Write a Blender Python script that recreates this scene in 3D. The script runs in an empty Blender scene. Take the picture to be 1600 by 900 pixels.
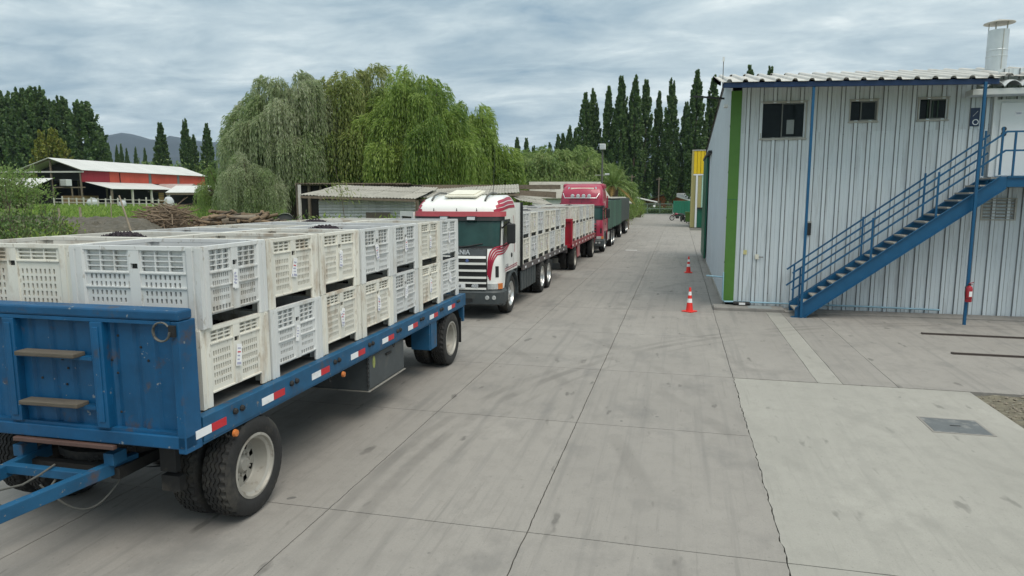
import bpy, bmesh, math, random
import numpy as np
from math import sin, cos, pi, radians, sqrt, atan2
from mathutils import Vector, Matrix, noise
random.seed(7); rng = np.random.default_rng(7)
SC = bpy.context.scene; COL = SC.collection

# ------------------------------------------------------------------ camera, sky, sun, exposure
YAW = radians(13.67); PITCH = radians(7.69); CAMZ = 3.0
cam = bpy.data.cameras.new("camera"); co = bpy.data.objects.new("camera", cam); COL.objects.link(co)
cam.sensor_width = 36; cam.lens = 24.0; cam.clip_start = .1; cam.clip_end = 20000
co.location = (0, 0, CAMZ); co.rotation_euler = (pi/2 - PITCH, 0, YAW); SC.camera = co
SUN_EL, SUN_AZ = 61, 130            # azimuth clockwise from +Y (road direction)
W = bpy.data.worlds.new("World"); SC.world = W; W.use_nodes = True
def build_world():
    nt = W.node_tree; N = nt.nodes; L = nt.links; N.clear()
    out = N.new('ShaderNodeOutputWorld')
    sky = N.new('ShaderNodeTexSky'); sky.sky_type = 'NISHITA'; sky.sun_disc = False
    sky.sun_elevation = radians(SUN_EL); sky.sun_rotation = radians(SUN_AZ); sky.air_density = 1.2; sky.dust_density = 2.5
    b1 = N.new('ShaderNodeBackground'); b1.inputs[1].default_value = .09
    L.new(sky.outputs[0], b1.inputs[0])
    tc = N.new('ShaderNodeTexCoord')
    sep = N.new('ShaderNodeSeparateXYZ'); L.new(tc.outputs['Generated'], sep.inputs[0])
    def m(op, a, b=None):
        n = N.new('ShaderNodeMath'); n.operation = op
        for i, v in enumerate((a, b)):
            if v is None: continue
            if isinstance(v, (int, float)): n.inputs[i].default_value = v
            else: L.new(v, n.inputs[i])
        return n.outputs[0]
    za = m('ABSOLUTE', sep.outputs[2]); zz = m('ADD', za, .13)
    u = m('DIVIDE', sep.outputs[0], zz); v = m('DIVIDE', sep.outputs[1], zz)
    cb = N.new('ShaderNodeCombineXYZ'); L.new(u, cb.inputs[0]); L.new(v, cb.inputs[1])
    mp = N.new('ShaderNodeMapping'); L.new(cb.outputs[0], mp.inputs[0])
    mp.inputs['Rotation'].default_value = (0, 0, radians(-22)); mp.inputs['Scale'].default_value = (.9, 1.35, 1)
    mp.inputs['Location'].default_value = (.6, 1.3, 0)
    n1 = N.new('ShaderNodeTexNoise'); n1.inputs['Scale'].default_value = .55; n1.inputs['Detail'].default_value = 9; n1.inputs['Roughness'].default_value = .5; n1.inputs['Distortion'].default_value = .15
    n2 = N.new('ShaderNodeTexNoise'); n2.inputs['Scale'].default_value = 2.1; n2.inputs['Detail'].default_value = 9; n2.inputs['Roughness'].default_value = .62; n2.inputs['Distortion'].default_value = .3
    L.new(mp.outputs[0], n1.inputs[0]); L.new(mp.outputs[0], n2.inputs[0])
    s = m('ADD', m('MULTIPLY', n1.outputs[0], .53), m('MULTIPLY', n2.outputs[0], .47))
    r = N.new('ShaderNodeValToRGB'); L.new(s, r.inputs[0])
    e = r.color_ramp.elements
    e[0].position = .36; e[0].color = (.24, .37, .485, 1); e[1].position = .63; e[1].color = (.84, .94, .96, 1)
    k = r.color_ramp.elements.new(.45); k.color = (.385, .51, .59, 1)
    k = r.color_ramp.elements.new(.54); k.color = (.57, .69, .745, 1)
    # an overcast dome grows brighter towards the zenith
    g = m('ADD', .86, m('MULTIPLY', m('POWER', za, 1.2), .75))
    wm = N.new('ShaderNodeMix'); wm.data_type = 'RGBA'; wm.blend_type = 'MULTIPLY'; L.new(za, wm.inputs[0]); L.new(r.outputs[0], wm.inputs[6]); wm.inputs[7].default_value = (1.12, 1.0, .90, 1)
    b2 = N.new('ShaderNodeBackground'); L.new(wm.outputs[2], b2.inputs[0]); L.new(g, b2.inputs[1])
    mr = N.new('ShaderNodeMapRange'); mr.inputs[1].default_value = .28; mr.inputs[2].default_value = .42; mr.inputs[3].default_value = .55; mr.inputs[4].default_value = .96
    L.new(s, mr.inputs[0])
    mx = N.new('ShaderNodeMixShader'); L.new(mr.outputs[0], mx.inputs[0]); L.new(b1.outputs[0], mx.inputs[1]); L.new(b2.outputs[0], mx.inputs[2])
    L.new(mx.outputs[0], out.inputs[0])
build_world()
sl = bpy.data.lights.new("sun", 'SUN'); sl.energy = 2.3; sl.angle = radians(40); sl.color = (1, .93, .82)
so = bpy.data.objects.new("sun", sl); COL.objects.link(so)
so.rotation_euler = (radians(90 - SUN_EL), 0, radians(180 - SUN_AZ) + 0)
_d = Vector((sin(radians(SUN_AZ))*cos(radians(SUN_EL)), cos(radians(SUN_AZ))*cos(radians(SUN_EL)), sin(radians(SUN_EL))))
so.rotation_euler = _d.to_track_quat('Z', 'Y').to_euler()
SC.view_settings.view_transform = 'Standard'; SC.view_settings.look = 'None'; SC.view_settings.gamma = 1
SC.view_settings.exposure = .15; SC.view_settings.use_curve_mapping = False
SC.cycles.max_bounces = 6; SC.cycles.transparent_max_bounces = 6

# ------------------------------------------------------------------ materials
MATS = {}
def M(name, col, rough=.65, metal=0., var=.12, scale=6., spots=None, spot_amt=.5, spot_scale=3., spot_lo=.55, stretch=(1, 1, 1), bump=0., bscale=30., rand=0., coat=0., world=False, trans=0., chips=None, chip_scale=14., chip_lo=.66, chip_amt=.8):
    if name in MATS: return MATS[name]
    m = bpy.data.materials.new(name); m.use_nodes = True; nt = m.node_tree; N = nt.nodes; L = nt.links
    p = N['Principled BSDF']; p.inputs['Roughness'].default_value = rough; p.inputs['Metallic'].default_value = metal
    if coat: p.inputs['Coat Weight'].default_value = coat
    tc = N.new('ShaderNodeTexCoord')
    src = tc.outputs['Object']
    if world:
        ge = N.new('ShaderNodeNewGeometry'); src = ge.outputs['Position']
    oi = N.new('ShaderNodeObjectInfo')
    off = N.new('ShaderNodeVectorMath'); off.operation = 'MULTIPLY_ADD'
    cmb = N.new('ShaderNodeCombineXYZ')
    for i in range(3): L.new(oi.outputs['Random'], cmb.inputs[i])
    mp = N.new('ShaderNodeMapping'); mp.inputs['Scale'].default_value = stretch; L.new(src, mp.inputs[0])
    if world: vec = mp.outputs[0]
    else:
        L.new(cmb.outputs[0], off.inputs[0]); off.inputs[1].default_value = (37, 37, 37); L.new(mp.outputs[0], off.inputs[2]); vec = off.outputs[0]
    n = N.new('ShaderNodeTexNoise'); n.inputs['Scale'].default_value = scale; n.inputs['Detail'].default_value = 6; n.inputs['Roughness'].default_value = .6; L.new(vec, n.inputs[0])
    mr = N.new('ShaderNodeMapRange'); mr.inputs[1].default_value = .25; mr.inputs[2].default_value = .75; mr.inputs[3].default_value = 1-var; mr.inputs[4].default_value = 1+var; L.new(n.outputs[0], mr.inputs[0])
    hs = N.new('ShaderNodeHueSaturation'); hs.inputs['Color'].default_value = (*col, 1)
    v = mr.outputs[0]
    if rand:
        r2 = N.new('ShaderNodeMapRange'); r2.inputs[3].default_value = 1-rand; r2.inputs[4].default_value = 1+rand; L.new(oi.outputs['Random'], r2.inputs[0])
        mm = N.new('ShaderNodeMath'); mm.operation = 'MULTIPLY'; L.new(v, mm.inputs[0]); L.new(r2.outputs[0], mm.inputs[1]); v = mm.outputs[0]
    L.new(v, hs.inputs['Value']); colout = hs.outputs[0]
    if spots is not None:
        n2 = N.new('ShaderNodeTexNoise'); n2.inputs['Scale'].default_value = spot_scale; n2.inputs['Detail'].default_value = 8; n2.inputs['Roughness'].default_value = .68; L.new(vec, n2.inputs[0])
        m2 = N.new('ShaderNodeMapRange'); m2.inputs[1].default_value = spot_lo; m2.inputs[2].default_value = spot_lo+.13; m2.inputs[3].default_value = 0; m2.inputs[4].default_value = spot_amt; L.new(n2.outputs[0], m2.inputs[0])
        mix = N.new('ShaderNodeMix'); mix.data_type = 'RGBA'; L.new(m2.outputs[0], mix.inputs[0]); L.new(colout, mix.inputs[6]); mix.inputs[7].default_value = (*spots, 1); colout = mix.outputs[2]
    if chips is not None:
        n4 = N.new('ShaderNodeTexNoise'); n4.inputs['Scale'].default_value = chip_scale; n4.inputs['Detail'].default_value = 3; n4.inputs['Roughness'].default_value = .75; L.new(vec, n4.inputs[0])
        m4 = N.new('ShaderNodeMapRange'); m4.inputs[1].default_value = chip_lo; m4.inputs[2].default_value = chip_lo+.03; m4.inputs[3].default_value = 0; m4.inputs[4].default_value = chip_amt; L.new(n4.outputs[0], m4.inputs[0])
        x4 = N.new('ShaderNodeMix'); x4.data_type = 'RGBA'; L.new(m4.outputs[0], x4.inputs[0]); L.new(colout, x4.inputs[6]); x4.inputs[7].default_value = (*chips, 1); colout = x4.outputs[2]
    L.new(colout, p.inputs['Base Color'])
    if bump:
        n3 = N.new('ShaderNodeTexNoise'); n3.inputs['Scale'].default_value = bscale; n3.inputs['Detail'].default_value = 5; L.new(vec, n3.inputs[0])
        b = N.new('ShaderNodeBump'); b.inputs['Strength'].default_value = bump; b.inputs['Distance'].default_value = .02; L.new(n3.outputs[0], b.inputs['Height']); L.new(b.outputs[0], p.inputs['Normal'])
    if trans:
        t = N.new('ShaderNodeBsdfTranslucent'); L.new(colout, t.inputs[0]); mxs = N.new('ShaderNodeMixShader'); mxs.inputs[0].default_value = trans
        L.new(p.outputs[0], mxs.inputs[1]); L.new(t.outputs[0], mxs.inputs[2]); L.new(mxs.outputs[0], N['Material Output'].inputs[0])
    MATS[name] = m; return m

RUST = (.16, .07, .03); DIRT = (.10, .085, .065)
cream = M('cream_plastic', (.69, .672, .605), .6, var=.08, scale=3, chips=(.30, .24, .17), chip_scale=9, chip_lo=.635, chip_amt=.5, spots=(.33, .23, .14), spot_amt=.65, spot_scale=2.2, spot_lo=.52, stretch=(1.3, 1.3, .55), rand=.07)
greyp = M('grey_plastic', (.62, .63, .625), .55, var=.07, scale=3, chips=(.30, .27, .22), chip_scale=9, chip_lo=.64, chip_amt=.5, spots=(.34, .29, .22), spot_amt=.5, spot_scale=2.2, spot_lo=.55, stretch=(1.3, 1.3, .55), rand=.06)
paper = M('tag_paper', (.80, .80, .80), .7, var=.05)
ink = M('tag_ink', (.38, .38, .50), .7); redink = M('tag_red_ink', (.6, .05, .08), .7)
grape = M('grape_skin', (.014, .007, .014), .75, var=.5, scale=20, bump=.5, bscale=40)
blue = M('worn_blue_paint', (.002, .075, .185), .5, var=.3, scale=2.5, chips=(.22, .24, .25), chip_scale=11, chip_lo=.67, spots=(.075, .05, .035), spot_amt=.85, spot_scale=3.5, spot_lo=.575, rand=.05, bump=.06)
bluerail = M('rail_blue_paint', (.008, .082, .178), .55, var=.25, scale=4, chips=(.20, .19, .17), chip_scale=12, chip_lo=.66, spots=(.10, .06, .04), spot_amt=.8, spot_scale=3.5, spot_lo=.575)
redp = M('red_truck_paint', (.36, .012, .030), .35, var=.15, scale=2, spots=(.20, .03, .03), spot_amt=.3, spot_scale=4, coat=.3)
magenta = M('faded_crimson_paint', (.34, .018, .055), .38, var=.10, scale=2, coat=.4)
whitep = M('white_truck_paint', (.78, .78, .75), .35, var=.05, scale=2, spots=(.50, .47, .42), spot_amt=.25, spot_scale=3, spot_lo=.6, coat=.4)
stripe = M('crimson_stripe', (.33, .012, .04), .4, var=.06); pinkred = M('visor_red', (.42, .07, .085), .5, var=.1)
darkpl = M('dark_grey_plastic', (.046, .056, .060), .55, var=.2, spots=(.10, .095, .085), spot_amt=.4)
black = M('black_rubber_trim', (.012, .013, .014), .55, var=.2)
tyrem = M('tyre_rubber', (.018, .018, .018), .82, var=.25, scale=4, spots=(.11, .10, .08), spot_amt=.4, spot_scale=2.2, spot_lo=.52, bump=.2)
rimm = M('painted_steel_rim', (.36, .345, .31), .5, metal=.25, var=.15, scale=5, spots=(.12, .09, .06), spot_amt=.7, spot_scale=6, spot_lo=.55)
alloy = M('bright_wheel_metal', (.62, .62, .61), .3, metal=.8, var=.1)
chass = M('chassis_black', (.013, .013, .013), .7, var=.3, spots=(.09, .075, .06), spot_amt=.5)
boxgrey = M('toolbox_grey', (.060, .070, .075), .55, var=.2, scale=3, spots=(.13, .12, .10), spot_amt=.45, spot_lo=.55)
deckm = M('deck_steel', (.12, .12, .115), .7, var=.25, spots=(.22, .19, .15), spot_amt=.6)
wood = M('weathered_plank', (.105, .09, .07), .8, var=.25, scale=8, stretch=(1, 8, 8), spots=(.09, .07, .05), spot_amt=.6, bump=.3)
brownsteel = M('brown_step_steel', (.11, .062, .05), .6, var=.25, spots=(.05, .03, .02))
rwhite = M('reflector_white', (.80, .82, .84), .35, var=.05, spots=(.4, .38, .35), spot_amt=.4); rred = M('reflector_red', (.50, .018, .03), .35, var=.1)
amber = M('amber_lens', (.55, .17, .04), .3); lens = M('clear_lens', (.55, .57, .57), .12, metal=.35, var=.2, scale=20)
glass = M('dark_glass', (.010, .015, .015), .12, var=.3); screenm = M('windscreen_glass', (.016, .050, .046), .09, var=.3, scale=2)
for _m, _v in ((glass, .18), (screenm, .3)): _m.node_tree.nodes['Principled BSDF'].inputs['Specular IOR Level'].default_value = _v
hose = M('grey_hose', (.10, .10, .09), .6); chrome = M('chrome', (.75, .75, .75), .15, metal=1, var=.03)
cream2 = M('cream_hatch', (.72, .69, .58), .5); letterm = M('letter_silver', (.62, .65, .68), .35, metal=.3)
wallw = M('white_ribbed_sheet', (.625, .68, .71), .5, metal=.05, var=.06, scale=1.2, spots=(.33, .34, .34), spot_amt=.5, spot_scale=1.6, spot_lo=.53, stretch=(3.5, 3.5, .28), rand=.035)
ribshade = M('rib_shade', (.25, .265, .27), .6, var=.3, scale=3, stretch=(2, 2, .4))  # darker tone paints shade on the rib sides and rib feet
sidew = M('pale_side_sheet', (.55, .60, .64), .45, var=.05, scale=1, spots=(.4, .42, .42), spot_amt=.3, rand=.03)
galv = M('galvanised_roof_sheet', (.58, .56, .52), .5, metal=.15, var=.1, scale=2, spots=(.36, .33, .28), spot_amt=.5, spot_scale=2.5, spot_lo=.52, stretch=(2, .5, 1), rand=.06)
flue_m = M('bright_flue_steel', (.56, .60, .62), .42, metal=.45, var=.06)
green = M('green_corner_paint', (.075, .195, .028), .5, var=.08, rand=.04); dgreen = M('dark_green_sheet', (.006, .10, .055), .45, var=.15)
steelblue = M('blue_stair_paint', (.003, .080, .185), .42, var=.14, scale=5, spots=(.10, .10, .10), spot_amt=.4, spot_scale=9, spot_lo=.62)
navy = M('navy_fascia', (.004, .028, .095), .45, var=.1)
tread_m = M('concrete_tread', (.34, .32, .28), .8, var=.15, spots=(.2, .19, .17))
alum = M('window_aluminium', (.42, .41, .37), .5, metal=.2, var=.12); offwhite = M('white_door_paint', (.70, .72, .72), .5, var=.03)
pipeblue = M('pale_blue_pipe', (.30, .48, .58), .5); yellow = M('yellow_sheet', (.72, .50, .004), .5, var=.06); beige = M('beige_sheet', (.34, .31, .13), .6, var=.1)
pgreen = M('pale_green_pane', (.40, .62, .52), .3); coneo = M('cone_orange', (.75, .035, .025), .5, var=.05); conew = M('cone_white', (.85, .85, .85), .4)
exting = M('extinguisher_red', (.38, .012, .025), .3, coat=.5); orange = M('orange_brick_wall', (.35, .12, .05), .8, var=.2)
barnred = M('barn_crimson_sheet', (.27, .010, .022), .6, var=.08, scale=.5); barnor = M('barn_orange_sheet', (.50, .072, .038), .6, var=.10, scale=.5, rand=.05)
barnroof = M('barn_roof_sheet', (.56, .56, .54), .6, var=.08, scale=.6, stretch=(.3, 2, 1), rand=.04); rustroof = M('rusty_roof_sheet', (.36, .27, .25), .7, var=.2, scale=2, spots=(.5, .48, .46), spot_amt=.6)
shadeint = M('interior_shade', (.020, .018, .016), .9, var=.3); timber = M('old_timber', (.17, .135, .10), .85, var=.3, bump=.2); hay = M('hay_bale', (.26, .17, .085), .9, var=.25, scale=10)  # shadeint: shade of interiors put into a near-black colour
whitepost = M('white_post', (.50, .48, .44), .7, var=.15, rand=.1); zinc = M('zinc_siding', (.64, .64, .62), .5, metal=.2, var=.1, rand=.05, spots=(.25, .25, .25))
shedroof = M('asbestos_roof_sheet', (.33, .315, .275), .85, var=.13, scale=2, spots=(.16, .15, .13), spot_amt=.6, spot_scale=1.5, spot_lo=.52, rand=.07, bump=.2)
barkm = M('bark', (.105, .082, .06), .9, var=.35, bump=.4); logm = M('cut_log', (.19, .135, .085), .9, var=.35, scale=5, rand=.35, spots=(.12, .09, .06), spot_amt=.6)
twig = M('dry_branch', (.19, .14, .095), .9, var=.35, rand=.25); gatem = M('gate_green_paint', (.17, .23, .19), .5)
tarp = M('green_tarp', (.030, .085, .060), .6, var=.2, rand=.3); tarpd = M('dark_tarp', (.036, .047, .047), .6, var=.2, rand=.3); bin_g = M('green_bin', (.055, .12, .015), .6)
hillm = M('hill_slope', (.020, .030, .034), 1, var=.3, scale=.004, world=True, spots=(.04, .045, .04), spot_scale=.006)
LEAF = {}
def leafset(key, cols, tr=.25): LEAF[key] = [M(f'{key}_leaf_{"abcd"[i]}', c, .55, var=.25, scale=1.5, trans=tr) for i, c in enumerate(cols)]
leafset('poplar', [(.108, .18, .058), (.145, .225, .070), (.068, .125, .046)], .45)
leafset('fresh', [(.23, .33, .065), (.31, .41, .095), (.14, .23, .042)], .5)
leafset('olive', [(.245, .30, .085), (.19, .265, .065), (.305, .335, .11)], .5)
leafset('silver', [(.31, .37, .20), (.24, .315, .135), (.40, .44, .28)], .5)
leafset('shrub', [(.21, .30, .085), (.155, .24, .065), (.28, .36, .12)], .5)
leafset('weed', [(.10, .17, .045), (.16, .20, .075), (.06, .13, .02)])
leafset('yellow', [(.22, .23, .03), (.15, .18, .025), (.10, .14, .02)])
leafset('palm', [(.17, .25, .06), (.12, .19, .045), (.36, .23, .07)])

# ------------------------------------------------------------------ mesh helpers
class MB:
    def __init__(s): s.v = []; s.f = []; s.mi = []
    def add(s, vs, fs, mi=0):
        o = len(s.v); s.v += [tuple(x) for x in vs]; s.f += [tuple(o+i for i in f) for f in fs]; s.mi += [mi]*len(fs); return s
    def box(s, x0, x1, y0, y1, z0, z1, mi=0, mat=None):
        vs = [(x, y, z) for z in (z0, z1) for y in (y0, y1) for x in (x0, x1)]
        if mat is not None: vs = [tuple(mat @ Vector(v)) for v in vs]
        return s.add(vs, [(0, 2, 3, 1), (4, 5, 7, 6), (0, 1, 5, 4), (2, 6, 7, 3), (0, 4, 6, 2), (1, 3, 7, 5)], mi)
    def bar(s, p, q, w, h=None, mi=0, up=(0, 0, 1)):
        p = Vector(p); q = Vector(q); h = h or w; d = (q-p).normalized(); u = Vector(up)
        if abs(d.dot(u)) > .98: u = Vector((0, 1, 0))
        r = d.cross(u).normalized(); t = r.cross(d)
        vs = [c + r*a*w/2 + t*b*h/2 for c in (p, q) for b in (-1, 1) for a in (-1, 1)]
        return s.add(vs, [(0, 1, 3, 2), (4, 6, 7, 5), (0, 4, 5, 1), (2, 3, 7, 6), (0, 2, 6, 4), (1, 5, 7, 3)], mi)
    def tube(s, pts, r, n=8, mi=0, cap=True):
        pts = [Vector(p) for p in pts]; rs = r if isinstance(r, (list, tuple)) else [r]*len(pts); vs = []; k = len(pts)
        for i, p in enumerate(pts):
            d = (pts[min(i+1, k-1)] - pts[max(i-1, 0)]).normalized(); u = Vector((0, 0, 1)) if abs(d.z) < .95 else Vector((0, 1, 0))
            a = d.cross(u).normalized(); b = a.cross(d)
            vs += [p + (a*cos(2*pi*j/n) + b*sin(2*pi*j/n))*rs[i] for j in range(n)]
        fs = [(i*n+j, i*n+(j+1) % n, (i+1)*n+(j+1) % n, (i+1)*n+j) for i in range(k-1) for j in range(n)]
        if cap: fs += [tuple(range(n))[::-1], tuple((k-1)*n+j for j in range(n))]
        return s.add(vs, fs, mi)
    def lathe(s, prof, n=32, axis='z', mi=0, c=(0, 0, 0)):
        vs = []
        for r, h in prof:
            for j in range(n):
                a = 2*pi*j/n; p = (r*cos(a), r*sin(a), h)
                if axis == 'x': p = (p[2], p[0], p[1])
                if axis == 'y': p = (p[0], p[2], p[1])
                vs.append((p[0]+c[0], p[1]+c[1], p[2]+c[2]))
        k = len(prof)
        return s.add(vs, [(i*n+j, i*n+(j+1) % n, (i+1)*n+(j+1) % n, (i+1)*n+j) for i in range(k-1) for j in range(n)], mi)
    def grid(s, P, mi=0):
        r = len(P); c = len(P[0])
        return s.add([p for row in P for p in row], [(i*c+j, i*c+j+1, (i+1)*c+j+1, (i+1)*c+j) for i in range(r-1) for j in range(c-1)], mi)
    def prism(s, poly, d, mi=0):
        d = Vector(d); n = len(poly); a = [Vector(p) for p in poly]; vs = a + [p+d for p in a]
        return s.add(vs, [tuple(range(n))[::-1], tuple(range(n, 2*n))] + [(i, (i+1) % n, n+(i+1) % n, n+i) for i in range(n)], mi)
    def mesh(s, name, mats, smooth=None):
        me = bpy.data.meshes.new(name); me.from_pydata(s.v, [], s.f)
        for m in (mats if isinstance(mats, list) else [mats]): me.materials.append(m)
        if any(s.mi): me.polygons.foreach_set('material_index', s.mi)
        if smooth:
            me.polygons.foreach_set('use_smooth', [True]*len(s.f)); me.set_sharp_from_angle(angle=radians(smooth))
        me.update(); return me
    def build(s, name, mats, parent=None, smooth=None, bevel=0, loc=None, rot=None):
        return link(name, s.mesh(name, mats, smooth), parent, bevel, loc, rot)
def link(name, me, parent=None, bevel=0, loc=None, rot=None):
    o = bpy.data.objects.new(name, me); COL.objects.link(o); o.parent = parent
    if loc is not None: o.location = loc
    if rot is not None: o.rotation_euler = rot
    if bevel:
        b = o.modifiers.new('bevel', 'BEVEL'); b.width = bevel; b.segments = 2; b.limit_method = 'ANGLE'; b.angle_limit = radians(40)
    return o
def tag(o, label=None, cat=None, group=None, kind=None):
    for k, v in (('label', label), ('category', cat), ('group', group), ('kind', kind)):
        if v: o[k] = v
    return o
def thing(name, label, cat, loc=(0, 0, 0), rz=0, group=None):
    o = bpy.data.objects.new(name, None); COL.objects.link(o); o.location = loc; o.rotation_euler = (0, 0, rz); o.empty_display_size = .1
    return tag(o, label, cat, group)
def copy_tree(o, parent=None):
    c = o.copy(); COL.objects.link(c); c.parent = parent
    for ch in list(o.children): copy_tree(ch, c)
    return c
def text_mesh(txt, size, extrude=.004, bold=0.):
    cu = bpy.data.curves.new('lettering', 'FONT'); cu.body = txt; cu.size = size; cu.extrude = extrude; cu.offset = bold; cu.align_x = 'CENTER'; cu.align_y = 'CENTER'
    o = bpy.data.objects.new('lettering', cu); COL.objects.link(o); dg = bpy.context.evaluated_depsgraph_get(); dg.update()
    me = bpy.data.meshes.new_from_object(o.evaluated_get(dg)); bpy.data.objects.remove(o); return me
def lettering(name, txt, size, mat, parent, loc, rot, bold=0.):
    me = text_mesh(txt, size, .003, bold); me.materials.clear(); me.materials.append(mat); return link(name, me, parent, 0, loc, rot)
fh = Vector((-sin(YAW), cos(YAW))); rh = Vector((cos(YAW), sin(YAW)))
def at(px, d):                       # a compass bearing (given on the photo's 1600 scale) and a distance in metres -> ground x, y
    p = fh*d + rh*((px-800)/1067*d); return p.x, p.y
def zat(py, d): return CAMZ - (py-306)/1086*d
ORD = ['first', 'second', 'third', 'fourth', 'fifth', 'sixth', 'seventh', 'eighth', 'ninth', 'tenth', 'eleventh', 'twelfth', 'thirteenth', 'fourteenth']
def gz(x, y):                        # terrain height
    t = min(1, max(0, (-x-9)/24)); h = t*t*(3-2*t)*.95
    t2 = min(1, max(0, (-x-32)/50)); h += t2*.75
    far = min(1, max(0, (y-70)/60)) if x > -40 else 0
    return h*(1 if x < -40 else 1) - .03

# ------------------------------------------------------------------ the setting: ground, yard, hills
grassy = M('ground_soil_grass', (.12, .22, .035), .95, var=.35, scale=.6, world=True, spots=(.15, .125, .085), spot_amt=.9, spot_scale=.16, spot_lo=.50, bump=.5, bscale=4)
def build_ground():
    xs = [-3000, -1500, -700, -350, -220, -160]+[-130+4*i for i in range(33)]+[1, 6, 15, 40, 100, 300, 900, 3000]
    ys = [-300, -60, -20]+[-8+4*i for i in range(48)]+[200, 240, 320, 500, 900, 2000, 4200]
    P = [[(x, y, gz(x, y) + (.12*noise.noise((x*.13, y*.13, 0)) if x < -12 else 0)-.02) for x in xs] for y in ys]
    tag(MB().grid(P).build('ground', grassy, smooth=60), kind='structure')
build_ground()
def concrete(name, col, dark, streak):
    m = M(name, col, .82, var=.09, scale=.55, world=True, spots=dark, spot_amt=.6, spot_scale=.9, spot_lo=.53, stretch=(1.2, .8, 1), rand=.035, bump=.12, bscale=90)
    nt = m.node_tree; N = nt.nodes; L = nt.links; p = N['Principled BSDF']; src = p.inputs['Base Color'].links[0].from_socket
    ge = N.new('ShaderNodeNewGeometry')
    def layer(src, scl, lo, hi, col, amt, sc=1., det=4, rough=.6):
        mp = N.new('ShaderNodeMapping'); mp.inputs['Scale'].default_value = scl; L.new(ge.outputs['Position'], mp.inputs[0])
        n = N.new('ShaderNodeTexNoise'); n.inputs['Scale'].default_value = sc; n.inputs['Detail'].default_value = det; n.inputs['Roughness'].default_value = rough; L.new(mp.outputs[0], n.inputs[0])
        r = N.new('ShaderNodeMapRange'); r.inputs[1].default_value = lo; r.inputs[2].default_value = hi; r.inputs[3].default_value = 0; r.inputs[4].default_value = amt; L.new(n.outputs[0], r.inputs[0])
        x = N.new('ShaderNodeMix'); x.data_type = 'RGBA'; L.new(r.outputs[0], x.inputs[0]); L.new(src, x.inputs[6]); x.inputs[7].default_value = (*col, 1); return x.outputs[2]
    src = layer(src, (6, .18, 1), .52, .72, dark, .45*streak)           # tyre marks along the lane
    src = layer(src, (3.2, 1.1, 1), .66, .72, tuple(c*.45 for c in col), .8*streak, 1.3, 3, .5)   # scuffs
    src = layer(src, (1, 1, 1), .80, .81, (.07, .07, .07), .8, 3.4, 1, .4)          # oil drops
    src = layer(src, (1, .6, 1), .60, .74, tuple(min(1, c*1.3) for c in col), .6, .75, 5, .6)  # pale patches
    src = layer(src, (1, .7, 1), .48, .62, tuple(c*.80 for c in col), .45, 4.5, 8, .72)  # mottling
    src = layer(src, (9, .35, 1), .58, .66, tuple(c*.72 for c in col), .45*streak, 1.7, 5, .7)  # fine rubber lines
    src = layer(src, (1, 1, 1), .62, .66, tuple(c*.62 for c in col), .55, 19, 4, .7)  # grit
    src = layer(src, (1, 1, 1), .35, .75, tuple(c*.72 for c in col), .45, 60, 3, .7)   # grain
    # curved tyre scuffs where trucks swing out of the line
    mp = N.new('ShaderNodeMapping'); mp.inputs['Scale'].default_value = (1, 1, 0); L.new(ge.outputs['Position'], mp.inputs[0])
    nn = N.new('ShaderNodeTexNoise'); nn.inputs['Scale'].default_value = .9; nn.inputs['Detail'].default_value = 6; L.new(ge.outputs['Position'], nn.inputs[0])
    for cx, cy, r, w, amt in ((8.5, 6.5, 11.35, .10, .5), (8.5, 6.5, 11.62, .09, .45), (8.5, 6.5, 11.0, .05, .3), (-16, 3, 16.2, .14, .28), (-16, 3, 18.1, .14, .25), (14, 17, 15.6, .15, .28), (14, 17, 13.6, .14, .25), (-2, -9, 21.5, .16, .25)):
        dn = N.new('ShaderNodeVectorMath'); dn.operation = 'DISTANCE'; L.new(mp.outputs[0], dn.inputs[0]); dn.inputs[1].default_value = (cx, cy, 0)
        a1 = N.new('ShaderNodeMath'); a1.operation = 'SUBTRACT'; L.new(dn.outputs['Value'], a1.inputs[0]); a1.inputs[1].default_value = r
        a2 = N.new('ShaderNodeMath'); a2.operation = 'ABSOLUTE'; L.new(a1.outputs[0], a2.inputs[0])
        mr = N.new('ShaderNodeMapRange'); mr.inputs[1].default_value = w*.5; mr.inputs[2].default_value = w; mr.inputs[3].default_value = amt*streak; mr.inputs[4].default_value = 0; L.new(a2.outputs[0], mr.inputs[0])
        m2 = N.new('ShaderNodeMapRange'); m2.inputs[1].default_value = .40; m2.inputs[2].default_value = .62; L.new(nn.outputs[0], m2.inputs[0])
        ml = N.new('ShaderNodeMath'); ml.operation = 'MULTIPLY'; L.new(mr.outputs[0], ml.inputs[0]); L.new(m2.outputs[0], ml.inputs[1])
        x = N.new('ShaderNodeMix'); x.data_type = 'RGBA'; L.new(ml.outputs[0], x.inputs[0]); L.new(src, x.inputs[6]); x.inputs[7].default_value = (*(c*.55 for c in col), 1); src = x.outputs[2]
    L.new(src, p.inputs['Base Color'])
    return m
conc = concrete('worn_concrete', (.280, .262, .240), (.155, .150, .143), 1.2)
concl = concrete('pale_new_concrete', (.332, .320, .288), (.25, .242, .22), .9)
concs = concrete('strip_concrete', (.335, .322, .29), (.24, .235, .21), .6)
jointm = M('joint_dirt', (.11, .105, .092), .95, world=True)
def jag(x, y, amp): return amp*(.7*noise.noise((x*3.1, y*1.3, 1.7)) + .5*noise.noise((x*9, y*4.5, 4.2)) + .55*noise.noise((x*9, y*17, 8.2)))
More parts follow.
